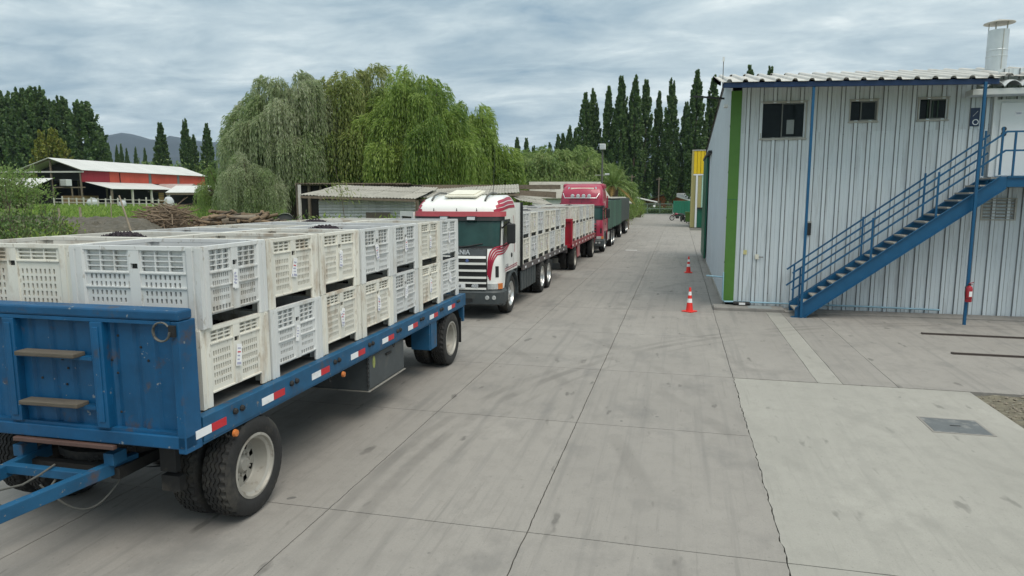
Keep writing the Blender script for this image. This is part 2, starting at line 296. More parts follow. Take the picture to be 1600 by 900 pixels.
def slab(parent, x0, x1, y0, y1, mat, ja=(.008, .008), gap=.009, z=0., lab=None):
    n = max(2, min(70, int((y1-y0)/.06))); L = []; R = []
    for i in range(n+1):
        y = y0+gap + (y1-y0-2*gap)*i/n
        L.append((x0+gap+jag(x0, y, ja[0]), y)); R.append((x1-gap+jag(x1, y, ja[1]), y))
    m = 14; B = [(x0 + (x1-x0)*k/m, 0) for k in range(1, m)]
    poly = [(*L[0], 0)] + [(x, y0+gap+jag(y0, x, .007), 0) for x, _ in B] + [(*p, 0) for p in R] + [(x, y1-gap+jag(y1, x, .007), 0) for x, _ in B[::-1]] + [(*p, 0) for p in L[:0:-1]]
    vs = [(a, b, z) for a, b, _ in poly]; k = len(vs); top = list(range(k))
    mb = MB(); mb.add(vs + [(a, b, -.1) for a, b, _ in poly], [tuple(top)] + [(i, k+i, k+(i+1) % k, (i+1) % k) for i in range(k)])
    return mb.build('slab', mat, parent)
def build_yard():
    root = MB().box(-7.9, 30, -12, 130, -.16, -.045).build('concrete_yard', jointm); tag(root, kind='structure')
    xs = [-7.9, -5.4, -3.2, -1.24, .96]; ys = [-11.0, -7, -3.6, -.6, 2.55, 5.66, 8.75, 11.62, 14.9, 18.2, 21.5, 24.8, 28.2, 31.8, 36, 41, 47, 54, 62, 71, 81, 92, 104, 116]
    for i in range(4):
        for j in range(len(ys)-1): slab(root, xs[i], xs[i+1], ys[j], ys[j+1], conc, (.010, .03 if (i == 3 and ys[j] < 11) else .010), .0055)
    for (x0, x1, m) in ((.96, 2.27, conc), (2.27, 2.65, concs), (2.65, 3.46, conc), (3.46, 9, conc), (9, 16, conc), (16, 29, conc)):
        slab(root, x0, x1, 11.62, 18.6, m, (.010, .005), .004)
    slab(root, .96, 4.45, 5.66, 11.60, concl, (.03, .004), .005); slab(root, .96, 9, -2, 5.655, concl, (.03, .004), .003); slab(root, 4.45, 9, 5.66, 9.6, concl, (.004, .004), .001)
    slab(root, .96, 1.25, 18.6, 36, conc, (.01, .004)); slab(root, 9, 16, 11.0, 11.6, conc); slab(root, .96, 29, 36, 62, conc); slab(root, .96, 1.0, 62, 116, conc)
build_yard()
gravel = M('gravel_soil', (.14, .125, .09), .95, var=.4, scale=9, world=True, spots=(.3, .28, .24), spot_amt=.7, spot_scale=22, spot_lo=.55, bump=1, bscale=40)
def build_verge():
    m = M('dirt_verge_soil', (.15, .13, .095), .95, var=.35, scale=2.5, world=True, spots=(.075, .11, .03), spot_amt=.8, spot_scale=.7, spot_lo=.56, bump=.8, bscale=12)
    P = [[(x, y, gz(x, y)+.06*noise.noise((x*.7, y*.7, 1))+(-.02 if i in (0, 50) or j in (0, 30) else .10)*(min(1, (-7.95-x)/1.5))) for j, x in enumerate(np.linspace(-27, -7.95, 31))] for i, y in enumerate(np.linspace(-30, 34, 51))]
    tag(MB().grid(P).build('dirt_verge', m, smooth=60), kind='structure')
build_verge()
def build_gravel():
    P = [[(4.47+.15*j, 9.62+.13*i, -.035+.03*noise.noise((j*.9, i*.9, 3))) for j in range(31)] for i in range(16)]
    g = MB().grid(P).build('gravel_bed', gravel, smooth=60); tag(g, kind='structure')
    mb = MB(); r = random.Random(3)
    for _ in range(420):
        x = 4.5+r.random()*2.4; y = 9.65+r.random()*1.9; s = .012+.03*r.random()**2; c = Vector((x, y, -.025))
        vs = [c+Vector((s*r.uniform(.6, 1.2)*a, s*r.uniform(.6, 1.2)*b, s*.7*d)) for a, b, d in ((1, 0, 0), (-1, 0, 0), (0, 1, 0), (0, -1, 0), (0, 0, 1), (0, 0, -1))]
        mb.add(vs, [(0, 2, 4), (2, 1, 4), (1, 3, 4), (3, 0, 4), (2, 0, 5), (1, 2, 5), (3, 1, 5), (0, 3, 5)])
    tag(mb.build('gravel', M('pebble', (.22, .19, .15), .9, var=.4, scale=30, world=True)), kind='stuff')
build_gravel()
def build_hills():
    P = []
    prof = [(-300, 235), (0, 232), (140, 225), (172, 213), (205, 205), (240, 214), (258, 218), (275, 211), (300, 215), (335, 222), (380, 218), (450, 225), (600, 228), (800, 240), (900, 232), (1000, 228), (1100, 236), (1300, 240), (1600, 240), (1900, 245)]
    pxs = [p[0] for p in prof]; pys = [p[1] for p in prof]
    bear = np.linspace(-300, 1900, 150)
    for k in range(13):
        t = k/12; d = 2300+900*t; row = []
        for b in bear:
            x, y = at(b, d); h = (306-np.interp(b, pxs, pys))/1086*3200
            z = h*min(1, t*1.02)**.8 * (1+.10*noise.noise((x*.004, y*.004, 0))*(1-t*.7)) + 26*(t > .05)*noise.noise((x*.008, y*.008, 2))*(1-t*.55)
            row.append((x, y, z-3))
        P.append(row)
    P.append([(x*1.2, y*1.2, -3) for x, y, z in P[-1]])
    tag(MB().grid(P).build('hills', hillm, smooth=80), kind='structure')
build_hills()

# ------------------------------------------------------------------ shared sheet builders
def ribbed(mb, o, u, v, n, width, length, pitch, rw, rh, slope=.012, holes=(), start=.5, mi=0, mi2=0, minor=False):
    """trapezoid ribs: o origin, u across, v along, n outward"""
    o, u, v, n = Vector(o), Vector(u), Vector(v), Vector(n)
    pr = [(0, 0)]; k = 0
    while True:
        c = (k+start)*pitch; k += 1
        if c+rw/2+slope > width: break
        if c-rw/2-slope < 0: continue
        if minor and k > 1: pr += [(c-pitch/2-.016, 0), (c-pitch/2-.006, .009), (c-pitch/2+.006, .009), (c-pitch/2+.016, 0)]
        pr += [(c-rw/2-slope, 0), (c-rw/2, rh), (c+rw/2, rh), (c+rw/2+slope, 0)] + ([(c+rw/2+slope+.017, 0)] if minor else [])  # narrow foot strip carries a painted shade line beside each rib
    pr.append((width, 0))
    for (a, ha), (b, hb) in zip(pr, pr[1:]):
        if b-a < 1e-5: continue
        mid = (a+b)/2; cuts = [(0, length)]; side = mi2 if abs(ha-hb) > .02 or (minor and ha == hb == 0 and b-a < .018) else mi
        for (hx0, hx1, hy0, hy1) in holes:
            if hx0 < mid < hx1:
                cuts = [(p, q) for (s, e) in cuts for (p, q) in ((s, min(e, hy0)), (max(s, hy1), e)) if q-p > .01]
        for s, e in cuts:
            mb.add([o+u*a+n*ha+v*s, o+u*b+n*hb+v*s, o+u*b+n*hb+v*e, o+u*a+n*ha+v*e], [(0, 1, 2, 3)], side)
    return mb

# ------------------------------------------------------------------ harvest bins
def holed(mb, o, u, v, n, Wd, Hh, holes, t, mi=0):
    o, u, v, n = Vector(o), Vector(u), Vector(v), Vector(n)
    xs = sorted({0, Wd} | {h[0] for h in holes} | {h[1] for h in holes}); ys = sorted({0, Hh} | {h[2] for h in holes} | {h[3] for h in holes})
    S = np.ones((len(xs)-1, len(ys)-1), bool)
    for h in holes:
        for i in range(xs.index(h[0]), xs.index(h[1])):
            for j in range(ys.index(h[2]), ys.index(h[3])): S[i, j] = False
    # merge solid cells in runs along x for economy
    for j in range(S.shape[1]):
        i = 0
        while i < S.shape[0]:
            if not S[i, j]: i += 1; continue
            k = i
            while k < S.shape[0] and S[k, j]: k += 1
            a, b, c, d = xs[i], xs[k], ys[j], ys[j+1]
            mb.add([o+u*a+v*c, o+u*b+v*c, o+u*b+v*d, o+u*a+v*d], [(0, 1, 2, 3)], mi); i = k
    for h in holes:
        a, b, c, d = h; q = [o+u*a+v*c, o+u*b+v*c, o+u*b+v*d, o+u*a+v*d]; r = [p-n*t for p in q]
        mb.add(q+r, [(0, 4, 5, 1), (1, 5, 6, 2), (2, 6, 7, 3), (3, 7, 4, 0)], mi)
    mb.add([o+v*Hh, o+u*Wd+v*Hh, o+u*Wd+v*Hh-n*t, o+v*Hh-n*t], [(0, 1, 2, 3)], mi); mb.add([o, o+u*Wd, o+u*Wd-n*t, o-n*t], [(0, 3, 2, 1)], mi)
BX, BY, BZ = 1.265, 1.010, .70
def bin_panel(kind, L):
    """one slotted wall of length L in local u (0..L), v height .11.. top; returns mesh builder in x=u, z=v, outward -y"""
    mb = MB(); H = BZ-.11-.03; half = (L-.12)/2; holes = []; lp = []
    for s in (0, 1):
        a0 = .02 + s*(half+.12-.0) if s == 0 else half+.12-.005; w = half-.015
        if kind == 'B':
            for r in range(3):
                for c in range(3):
                    x = a0+.012+c*(w-.02)/3; holes.append((x, x+(w-.02)/3-.012, H-.105+r*.034, H-.105+r*.034+.022))
            for r in range(5):
                for c in range(8):
                    x = a0+.03+c*(w-.05)/8; holes.append((x, x+.019, .06+r*.066, .06+r*.066+.045))
        else:
            for r in range(4):
                for c in range(3):
                    x = a0+.012+c*(w-.02)/3; holes.append((x, x+(w-.02)/3-.012, H-.185+r*.046, H-.185+r*.046+.036))
            for r in range(4):
                for c in range(8):
                    x = a0+.035+c*(w-.06)/8; holes.append((x, x+.019, .10+r*.064+(.012 if r > 1 else 0), .10+r*.064+.040+(.012 if r > 1 else 0)))
            for c in range(6):
                x = a0+.02+c*(w-.03)/6; holes.append((x, x+(w-.03)/6-.014, .015, .06))
    holes = [tuple(round(v, 5) for v in h) for h in holes]
    hc = L/2; holes.append((hc-.034, hc+.034, H-.165, H-.12))
    holed(mb, (0, 0, .11), (1, 0, 0), (0, 0, 1), (0, -1, 0), L, H, holes, .022)
    # central pillar and ribs, proud of the panel
    holesP = [(.016, .084, H-.165, H-.12)]
    holed(mb, (hc-.05, -.012, .11), (1, 0, 0), (0, 0, 1), (0, -1, 0), .10, H, holesP, .012)
    for xx in (hc-.05, hc+.05): mb.add([(xx, -.012, .11), (xx, 0, .11), (xx, 0, .11+H), (xx, -.012, .11+H)], [(0, 1, 2, 3) if xx < hc else (3, 2, 1, 0)])
    ribs = [.015, H-.20, .235] if kind == 'A' else [.008, H-.12]
    for rz in ribs:
        for x0, x1 in ((.01, hc-.052), (hc+.052, L-.01)): mb.box(x0, x1, -.014, 0, .11+rz-.006, .11+rz+.006)
    # backing behind the louvre grid
    mb.add([(0, .03, BZ-.23), (L, .03, BZ-.23), (L, .03, BZ-.03), (0, .03, BZ-.03)], [(0, 1, 2, 3)])
    return mb
HSLOT = MB().box(-.034, .034, .012, .020, .11+.56-.166, .11+.56-.119).mesh('handle_hole_shade', black)  # black inset patch paints the dark inside the handle hole
def make_bin(kind, mat):
    root = thing('harvest_bin', 'x', 'harvest bin'); pw = .13
    pm = {k: bin_panel(kind, L).mesh('side_panel', mat) for k, L in (('x', BX-2*pw), ('y', BY-2*pw))}
    link('side_panel', pm['x'], root, 0, (-BX/2+pw, -BY/2+.018, 0), (0, 0, 0)); link('side_panel', pm['x'], root, 0, (BX/2-pw, BY/2-.018, 0), (0, 0, pi))
    link('side_panel', pm['y'], root, 0, (BX/2-.018, -BY/2+pw, 0), (0, 0, pi/2)); link('side_panel', pm['y'], root, 0, (-BX/2+.018, BY/2-pw, 0), (0, 0, -pi/2))
    for dx, dy, rz in ((0, -BY/2+.018, 0), (0, BY/2-.018, pi), (BX/2-.018, 0, pi/2), (-BX/2+.018, 0, -pi/2)):
        link('handle_hole_shade', HSLOT, root, 0, (dx, dy, 0), (0, 0, rz))
    c = MB(); w = pw+.012; t = .03
    prof = [(0, 0), (.045, 0), (.05, .01), (.065, .01), (.07, 0), (w-.02, 0), (w, .012), (w, t+.02), (t, t), (t, w), (.012, w), (0, w-.02), (0, .07), (.01, .065), (.01, .05), (0, .045)]
    c.prism([(x, y, 0) for x, y in prof], (0, 0, BZ-.012)); me = c.mesh('corner_post', mat)
    for sx, sy, rz in ((-1, -1, 0), (1, -1, pi/2), (1, 1, pi), (-1, 1, -pi/2)): link('corner_post', me, root, 0, (sx*BX/2, sy*BY/2, 0), (0, 0, rz))
    r = MB()
    for a in (-1, 1):
        r.box(-BX/2+.004, BX/2-.004, a*BY/2-(.05 if a > 0 else -.004), a*BY/2+(.05 if a < 0 else -.004), BZ-.034, BZ)
        r.box(a*BX/2-(.05 if a > 0 else -.004), a*BX/2+(.05 if a < 0 else -.004), -BY/2+.051, BY/2-.051, BZ-.034, BZ-.001)
    r.build('rim', mat, root); f = MB().box(-BX/2+.03, BX/2-.03, -BY/2+.03, BY/2-.03, .10, .125); f.build('bin_floor', mat, root)
    MB().box(-BX/2+.065, BX/2-.065, -BY/2+.065, BY/2-.065, .126, .50).build('grape_fill', grape, root)
    return root
def heap_mesh(seed, mound):
    r = random.Random(seed); mb = MB(); n = 17; P = []; cx, cy = r.uniform(-.15, .15), r.uniform(-.15, .15)
    for i in range(n):
        row = []
        for j in range(n):
            x = (-.5+j/(n-1))*(BX-.075); y = (-.5+i/(n-1))*(BY-.075)
            z = BZ-.185+mound*math.exp(-((x-cx)**2+(y-cy)**2)/.15)+.022*noise.noise((x*7+seed, y*7, seed))
            row.append((x, y, z))
        P.append(row)
    mb.grid(P)
    for _ in range(230):
        x = r.gauss(cx, .22); y = r.gauss(cy, .2)
        if abs(x) > .54 or abs(y) > .44: continue
        z = BZ-.185+mound*math.exp(-((x-cx)**2+(y-cy)**2)/.15)+.008; s = r.uniform(.014, .028); c = Vector((x, y, z))
        mb.add([c+Vector(d)*s for d in ((1, 0, 0), (-1, 0, 0), (0, 1, 0), (0, -1, 0), (0, 0, 1), (0, 0, -1))], [(0, 2, 4), (2, 1, 4), (1, 3, 4), (3, 0, 4), (2, 0, 5), (1, 2, 5), (3, 1, 5), (0, 3, 5)])
    return mb.mesh('grape_heap', grape, 50)
HEAPS = [heap_mesh(s, m) for s, m in ((1, .10), (2, .10), (3, .06), (4, .20))]
def tag_mesh(v):
    mb = MB(); w, h = ((.075, .20), (.06, .17), (.10, .12))[v]
    mb.box(-w/2, w/2, -.004, 0, -h/2, h/2); r = random.Random(v)
    for k in range(4): mb.box(-w*.34, w*r.uniform(.0, .34), -.0055, -.004, h*(.30-.17*k)-.006, h*(.30-.17*k)+.006, 1 if k != 1 or v else 2)
    if v == 0: mb.box(-w*.4, w*.4, -.0055, -.004, -h*.44, -h*.33, 1)
    return mb.mesh('paper_tag', [paper, ink, redink])
TAGS = [tag_mesh(v) for v in range(3)]
BINS = {'A': make_bin('A', greyp), 'B': make_bin('B', cream)}
used_proto = set()
def stack_bins(loadname, front, matx, right_edge, y0, z0, kinds, dy=1.035):
    """two rows, two tiers; matx maps load coords to the world"""
    r = random.Random(len(loadname)*7+len(front))
    nrow = len(kinds[0])
    for tier in (0, 1):
        for row in (0, 1):
            if row == 1 and tier == 0: continue      # wholly hidden behind the other three rows
            ks = kinds[tier] if row == 0 else kinds[2]
            for i in range(nrow):
                k = ks[i]
                if k in used_proto: o = copy_tree(BINS[k])
                else: o = BINS[k]; used_proto.add(k)
                x = right_edge - BX/2 - row*(BX+.02) + r.uniform(-.012, .012); y = y0 + dy*(i+.5) + r.uniform(-.006, .006)
                o.matrix_world = matx @ Matrix.Translation((x, y, z0+tier*(BZ+.002))) @ Matrix.Rotation(r.uniform(-.006, .006) + (.028 if (i == 0 and tier == 1 and loadname.startswith('blue')) else 0), 4, 'Z')
                colr = 'grey ribbed' if k == 'A' else 'cream slotted'
                pos = 'upper' if tier else 'lower'; side = 'roadside' if row == 0 else 'far'
                lab = f'{colr} bin, {ORD[i]} from {front}, {pos} tier, {side} row of {loadname}'
                tag(o, lab, 'harvest bin', f'harvest bins stacked on {loadname}')
                link('grape_heap', HEAPS[(i*3+row*2+tier+1) % 4], o)
                if row == 0:
                    v = r.choice((0, 0, 0, 1, 1, 2)); zz = BZ-.28-r.uniform(0, .08)
                    t = link('paper_tag', TAGS[v], o, 0, (BX/2+.004, r.uniform(-.03, .03), zz), (r.uniform(-.05, .05), r.uniform(-.25, .25), pi/2))

# ------------------------------------------------------------------ wheels
def tyre_mesh(R, w, lug=True):
    mb = MB(); n = 132; prof = []          # profile across the width, x from -w/2 to w/2, r
    tr = w*.40; cols = [(-w/2*.80, R*.62), (-w/2*.97, R*.70), (-w/2, R*.80), (-w/2*.97, R*.90), (-tr*1.06, R*.965)]
    gro = [-.6, -.2, .2, .6]; tc = [(-tr, 0)]
    for g in gro: tc += [(tr*(g-.07), 0), (tr*(g-.045), 1), (tr*(g+.045), 1), (tr*(g+.07), 0)]
    tc.append((tr, 0)); P = []
    for i in range(n+1):
        a = 2*pi*i/n; row = []
        for x, r in cols: row.append((x, r*(1-.012*(i % 3 == 0)*(r > R*.93))))
        zig = tr*.085*(1 if (i//2) % 2 else -1)
        for x, g in tc:
            e = abs(abs(x)-tr) < 1e-6; cr = R - .010*(x/tr)**2
            row.append((x+(0 if e else zig), cr - (.018 if g else 0) - (.024 if e and i % 4 < 2 else 0)))
        for x, r in cols[::-1]: row.append((-x, r*(1-.012*(i % 3 == 0)*(r > R*.93))))
        P.append([(x, r*cos(a), r*sin(a)) for x, r in row])
    mb.grid([p[::-1] for p in P]); return mb.mesh('tyre', tyrem, 28)
def rim_mesh(R, w, deep, mats):
    mb = MB(); r0 = R*.63; n = 40; s = w/2
    d = -s*.35 if deep else s*.55
    prof = [(r0, s*.80), (r0*1.03, s*.90), (r0*.95, s*.93), (r0*.92, s*.72), (r0*.84, s*.60 if deep else s*.55), (r0*.80, d+.02), (r0*.76, d)]
    mb.lathe(prof[::-1], n, 'x')
    # disc with hand holes
    rin, ro = r0*.46, r0*.66
    def ring(ra, da, rb, db, skip=False):
        for j in range(n):
            if skip and (j % 5) in (1, 2): continue
            a, b = 2*pi*j/n, 2*pi*(j+1)/n
            mb.add([(da, ra*cos(a), ra*sin(a)), (da, ra*cos(b), ra*sin(b)), (db, rb*cos(b), rb*sin(b)), (db, rb*cos(a), rb*sin(a))], [(0, 1, 2, 3)])
    ring(r0*.76, d, ro, d+.006); ring(ro, d+.006, rin, d+.012, True); ring(rin, d+.012, r0*.30, d+.012)
    hub = d+.06 if deep else d+.05
    mb.lathe([(0, hub), (r0*.2, hub), (r0*.24, hub-.015), (r0*.30, d+.012)], 20, 'x', 1)
    for k in range(10):
        a = 2*pi*k/10; c = (d+.02, r0*.36*cos(a), r0*.36*sin(a)); mb.lathe([(0, .018), (.014, .018), (.016, -.01)], 6, 'x', 1, c)
    mb.lathe([(r0*.99, -s*.7), (r0*.7, -s*.7), (0, -s*.7)], 16, 'x', 2)
    mb.lathe([(r0*.99, -s*.8), (r0*.99, s*.8)], n, 'x', 2)
    return mb.mesh('rim', mats, 35)
TY = tyre_mesh(.475, .27); TYB = tyre_mesh(.50, .29)
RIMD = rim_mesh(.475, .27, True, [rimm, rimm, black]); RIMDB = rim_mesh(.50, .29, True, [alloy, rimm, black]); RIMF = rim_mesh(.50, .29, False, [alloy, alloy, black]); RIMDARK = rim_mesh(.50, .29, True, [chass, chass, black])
def wheel(root, x, y, R, ty, rm, flip=False, name='tyre'):
    t = link(name, ty, root, 0, (x, y, R), (random.uniform(0, 6), 0, 0) if not flip else (random.uniform(0, 6), 0, pi)); link('rim', rm, t); return t
def duals(root, right, left, y, R, ty, rm, w):
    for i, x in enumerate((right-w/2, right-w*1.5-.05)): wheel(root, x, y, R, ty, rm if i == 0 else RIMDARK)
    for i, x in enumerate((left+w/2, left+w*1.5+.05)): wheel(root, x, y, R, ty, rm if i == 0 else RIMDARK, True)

# ------------------------------------------------------------------ flatbed drawbar trailers (right edge x=0, headboard at y=0)
TW, TL, DZ = 2.56, 7.66, 1.17
def make_trailer(label, loc, rz, paint, rail, detail):
    root = thing('drawbar_trailer', label, 'trailer', loc, rz)
    MB().box(-TW+.07, -.07, .2, TL-.06, DZ-.06, DZ-.012).build('deck', deckm, root)
    for x0, x1, nm in ((-.065, 0, 'side_rail'), (-TW, -TW+.065, 'side_rail')):
        mb = MB(); mb.box(x0, x1, .22, TL, DZ-.21, DZ); mb.box(x0+(.0 if x0 < -1 else -.03), x1+(.03 if x0 < -1 else 0), .22, TL, DZ-.012, DZ+.004); mb.box(x0+.01, x1-.01, .22, TL, DZ-.235, DZ-.21)
        mb.build(nm, rail, root, bevel=.006)
    mb = MB(); mb.box(-TW, 0, TL, TL+.06, DZ-.22, DZ+.003)
    mb.build('tail_beam', rail, root, bevel=.006)
    for x in (-.16, -TW+.02): MB().box(x, x+.14, TL-.04, TL+.02+.02, DZ-.52, DZ-.222).build('tail_bracket', rail, root, bevel=.006)
    # headboard
    hb = MB(); ribbed(hb, (-TW+.06, .08, 1.06), (1, 0, 0), (0, 0, 1), (0, -1, 0), TW-.12, 1.0, .205, .13, .022, .02)
    hb.box(-TW+.06, -.06, .082, .10, 1.06, 2.06); hb.build('headboard_sheet', paint, root)
    MB().box(-TW, 0, -.005, .17, 2.02, 2.105).build('top_rail', paint, root, bevel=.018)
    fl = MB().box(-TW+.07, -.075, .0, .078, 1.99, 2.019); fl.build('rail_lip', paint, root)
    MB().box(-TW, 0, .0, .14, .965, 1.075).build('bottom_beam', paint, root, bevel=.01)
    MB().box(-TW+.07, -.075, .02, .075, 1.076, 1.10).build('bottom_flange', paint, root)
    for x in (-.075, -TW): MB().box(x, x+.075, 0, .2, .93, 2.018).build('corner_post', paint, root, bevel=.008)
    for x in (-.83, -1.71):
        mb = MB().box(x, x+.115, -.01, .075, 1.10, 1.988); mb.box(x+.03, x+.085, -.02, -.01, 1.15, 1.95); mb.build('stiffener', paint, root, bevel=.008)
    if detail:
        for z in (1.715, 1.30):
            MB().box(-1.594, -.83, -.012, .06, z-.05, z-.022).build('step_bracket', paint, root)
            s = MB().box(-1.52, -.93, -.085, .04, z-.02, z+.018).build('wooden_step', wood, root, bevel=.008); s.rotation_euler = (0, random.uniform(-.012, .012), 0)
        MB().box(-1.70, -.68, -.025, .02, .918, .955).build('step_plate', brownsteel, root, bevel=.006)
        for k in range(2): MB().tube([(-.13+.075*cos(t*pi/10), -.03-.01*k, 1.94+.075*sin(t*pi/10)) for t in range(2+3*k, 21)], .008, 6).build('wire_loop', hose, root, smooth=60)
        MB().box(-.07, -.02, -.03, 0, 1.90, 1.99).build('hook', chass, root)
        mb = MB()
        for k in range(16):
            rr = random.Random(k); x = -rr.uniform(.1, 2.4); z = rr.uniform(1.15, 1.9); mb.lathe([(0, -.008), (.010, -.006), (.012, 0)], 6, 'y', 0, (x, .056, z))
        tag(mb.build('rivet', chass, root), kind='stuff')
    y = .12; k = 0
    while y < TL-.3:
        for c, m_, nm in ((0, rwhite, 'white_reflector'), (.20, rred, 'red_reflector')):
            if y+c+.2 < TL: MB().box(.0, .004, y+c, y+c+.195, DZ-.155, DZ-.085).build(nm, m_, root)
        for q in (.52, .62):
            if detail and y+q < TL: MB().lathe([(0, .03), (.02, .028), (.03, .012), (.03, 0)], 8, 'x', 0, (0, y+q, DZ-.075)).build('lashing_eye', chass, root)
        if detail and k % 2 == 0: MB().tube([(-.03, y+.45+.03*cos(a*.5), DZ-.24-.05*sin(a*.5)) for a in range(7)], .008, 6).build('rope_hook', chass, root)
        y += .935; k += 1
    # chassis
    for x in (-.85, -1.80): MB().box(x, x+.09, .3, TL-.1, .78, DZ-.062).build('chassis_beam', chass, root)
    for yy in (.75, 2.2, 3.6, 5.2, 6.7): MB().box(-TW+.1, -.1, yy-.04, yy+.04, DZ-.15, DZ-.063).build('cross_member', chass, root)
    for yy in (.93, 6.88):
        duals(root, .0, -TW, yy, .475, TY, RIMD, .27)
        MB().tube([(-.2, yy, .475), (-TW+.2, yy, .475)], .075, 10).build('axle', chass, root, smooth=60)
        for x in (-.78, -1.78):
            mb = MB()
            for q in range(4): mb.grid([[(x+a, yy-.55+.11*i*1.0*(1-q*.0)*(1 if True else 0), .50+q*.02+.11*(((i-5)/5)**2)) for i in range(q, 11-q)] for a in (0, .08)])
            mb.box(x, x+.08, yy-.06, yy+.06, .46, .62); mb.build('leaf_spring', chass, root)
        MB().lathe([(.17, -.1), (.2, -.1), (.2, .1), (.17, .1)], 18, 'x', 0, (-.72, yy, .475)).build('brake_drum', chass, root)
    MB().lathe([(.45, .70), (.52, .70), (.52, .77), (.45, .77)], 36, 'z', 0, (-TW/2, .72, 0)).build('turntable_ring', chass, root)
    mb = MB()
    for x in (-.80, -1.76): mb.bar((x, .1, .66), (x, 1.4, .66), .09, .1)
    for q in (.15, .72, 1.35): mb.bar((-.80, q, .66), (-1.76, q, .66), .07, .08)
    mb.build('dolly_frame', chass, root)
    # drawbar
    hit = Vector((-TW/2, -2.7, .68))
    for s in (-1, 1):
        a = Vector((-TW/2+s*.47, .35, .70)); MB().bar(a, hit+Vector((s*.06, 0, 0)), .075, .11).build('drawbar_beam', rail, root, bevel=.008)
        MB().box(a.x-.05, a.x+.05, .05, .2, .745, .85).build('drawbar_lug', rail, root, bevel=.006)
    MB().bar((-TW/2-.40, -.12, .72), (-TW/2+.40, -.12, .72), .07, .075).build('drawbar_crosspiece', rail, root, bevel=.006)
    MB().bar((-TW/2-.22, -1.25, .71), (-TW/2+.22, -1.25, .71), .06, .07).build('drawbar_crosspiece', rail, root, bevel=.006)
    MB().lathe([(.05, -.03), (.09, -.03), (.09, .03), (.05, .03), (.05, -.03)], 20, 'z', 0, (hit.x, hit.y-.08, hit.z)).build('towing_eye', chass, root)
    if detail:
        def hosep(p): return MB().tube(p, .009, 7).build('air_hose', hose, root, smooth=60)
        hosep([(-.85+.0*t-.34*t/12*1.2, .3-.5*t/12, .64-.30*sin(pi*t/12)) for t in range(13)])
        hosep([(-1.15-.2*t/12, -.1-.5*t/12, .72-.22*sin(pi*t/12)) for t in range(13)])
        hosep([(-1.2+.02*sin(t), -.1-2.2*t/14, .76+.02*cos(t*1.7)) for t in range(15)])
        MB().tube([(-.72-.35*t/40+.018*cos(t*1.6), .25-.15*t/40+.0, .85-.10*t/40+.018*sin(t*1.6)) for t in range(41)], .006, 5).build('coil_spring', chass, root)
        MB().bar((-.45, .34, .62), (-.45, .34, .95), .16, .06).build('hanger_bracket', chass, root); MB().box(-.50, -.32, .28, .36, .46, .6).build('brake_chamber', chass, root)
        MB().lathe([(0, .03), (.03, .025), (.035, 0)], 12, 'x', 0, (-.0, .62, DZ-.27)).build('side_lamp', amber, root)
        MB().lathe([(0, .03), (.03, .025), (.035, 0)], 12, 'x', 0, (-.0, 2.7, DZ-.27)).build('side_lamp', amber, root)
    # tool box
    ty = 3.56 if detail else 1.9
    if detail:
        t = MB().box(-1.05, -.08, ty, ty+1.25, .44, .935).build('tool_box', boxgrey, root, bevel=.012)
        MB().box(-.08, -.072, ty+.03, ty+1.22, .47, .90).build('box_door', boxgrey, t, bevel=.004)
        MB().box(-.072, -.05, ty+.55, ty+.72, .80, .83).build('latch', chass, t); MB().box(-1.06, -.06, ty-.01, ty+1.26, .43, .441).build('bottom_lip', rimm, t)
        s = MB().lathe([(0, .003), (.05, .003), (.05, 0)], 16, 'x', 0, (0, 0, 0)); o = s.build('sticker', M('faded_yellow_sticker', (.30, .33, .10), .6, var=.4, scale=40), t, loc=(-.071, ty+.17, .80), rot=(0, 0, 0)); o.scale = (1, .8, 1.7)
        for q in range(14): MB().lathe([(.010, -.004), (.018, 0), (.010, .004)], 8, 'x' if q % 2 else 'y', 0, (-.12+.05, ty-.03, .88-q*.03)).build('chain_link', chass, root)
        pl = MB().box(-.36, -.04, 5.82, 5.86, .50, .93); pl.box(-.36, -.03, 5.82, 6.15, .49, .499); pl.box(-.045, -.03, 5.865, 6.15, .50, .93); pl.build('mudguard_plate', rail, root, bevel=.006)
        MB().box(-.9, -.45, 5.2, 5.6, .55, .93).build('air_tank_bracket', chass, root); MB().tube([(-.5, 4.75, .76), (-1.9, 4.75, .76)], .14, 16).build('air_tank', chass, root, smooth=50)
        MB().box(-TW+.08, -TW+1.0, 2.2, 3.9, .44, .935).build('tool_box', boxgrey, root, bevel=.012); MB().box(-TW+.08, -TW+.6, 4.6, 5.7, .50, .93).build('light_block_box', chass, root, bevel=.02)  # unseen far-side boxes, added to block light under the deck
        sp = link('light_block_tyre', TY, root, 0, (-1.28, 2.4, .70), (0, pi/2, 0)); link('rim', RIMDARK, sp)  # unseen tyre, added to deepen the shade under the trailer
    else: MB().box(-.9, -.08, 2.0, 2.75, .42, .93).build('tool_box', paint, root, bevel=.012)
    for x in (-.58, -TW+.02):
        g = [[(x+a, 6.88+.60*cos(t*.2-.25), .475+.60*sin(t*.2-.25)) for t in range(0, 8)] for a in (0, .56)]
        MB().grid(g).build('mudguard', black, root, smooth=60)
        MB().box(x, x+.56, 7.47, 7.49, .28, .75).build('mud_flap', black, root); 
    for x in (-.35, -TW+.15): MB().box(x, x+.2, TL-.0, TL+.04, .70, .80).build('tail_lamp', rred, root)
    MB().box(-TW+.2, -.2, TL-.02, TL+.03, .52, .60).build('underrun_bar', chass, root)
    return root
TR = (-3.79, 4.50, 0); TRZ = radians(.65)
blue_tr = make_trailer('blue flatbed trailer loaded with cream and grey plastic harvest bins, nearest to the camera', TR, TRZ, blue, bluerail, True)
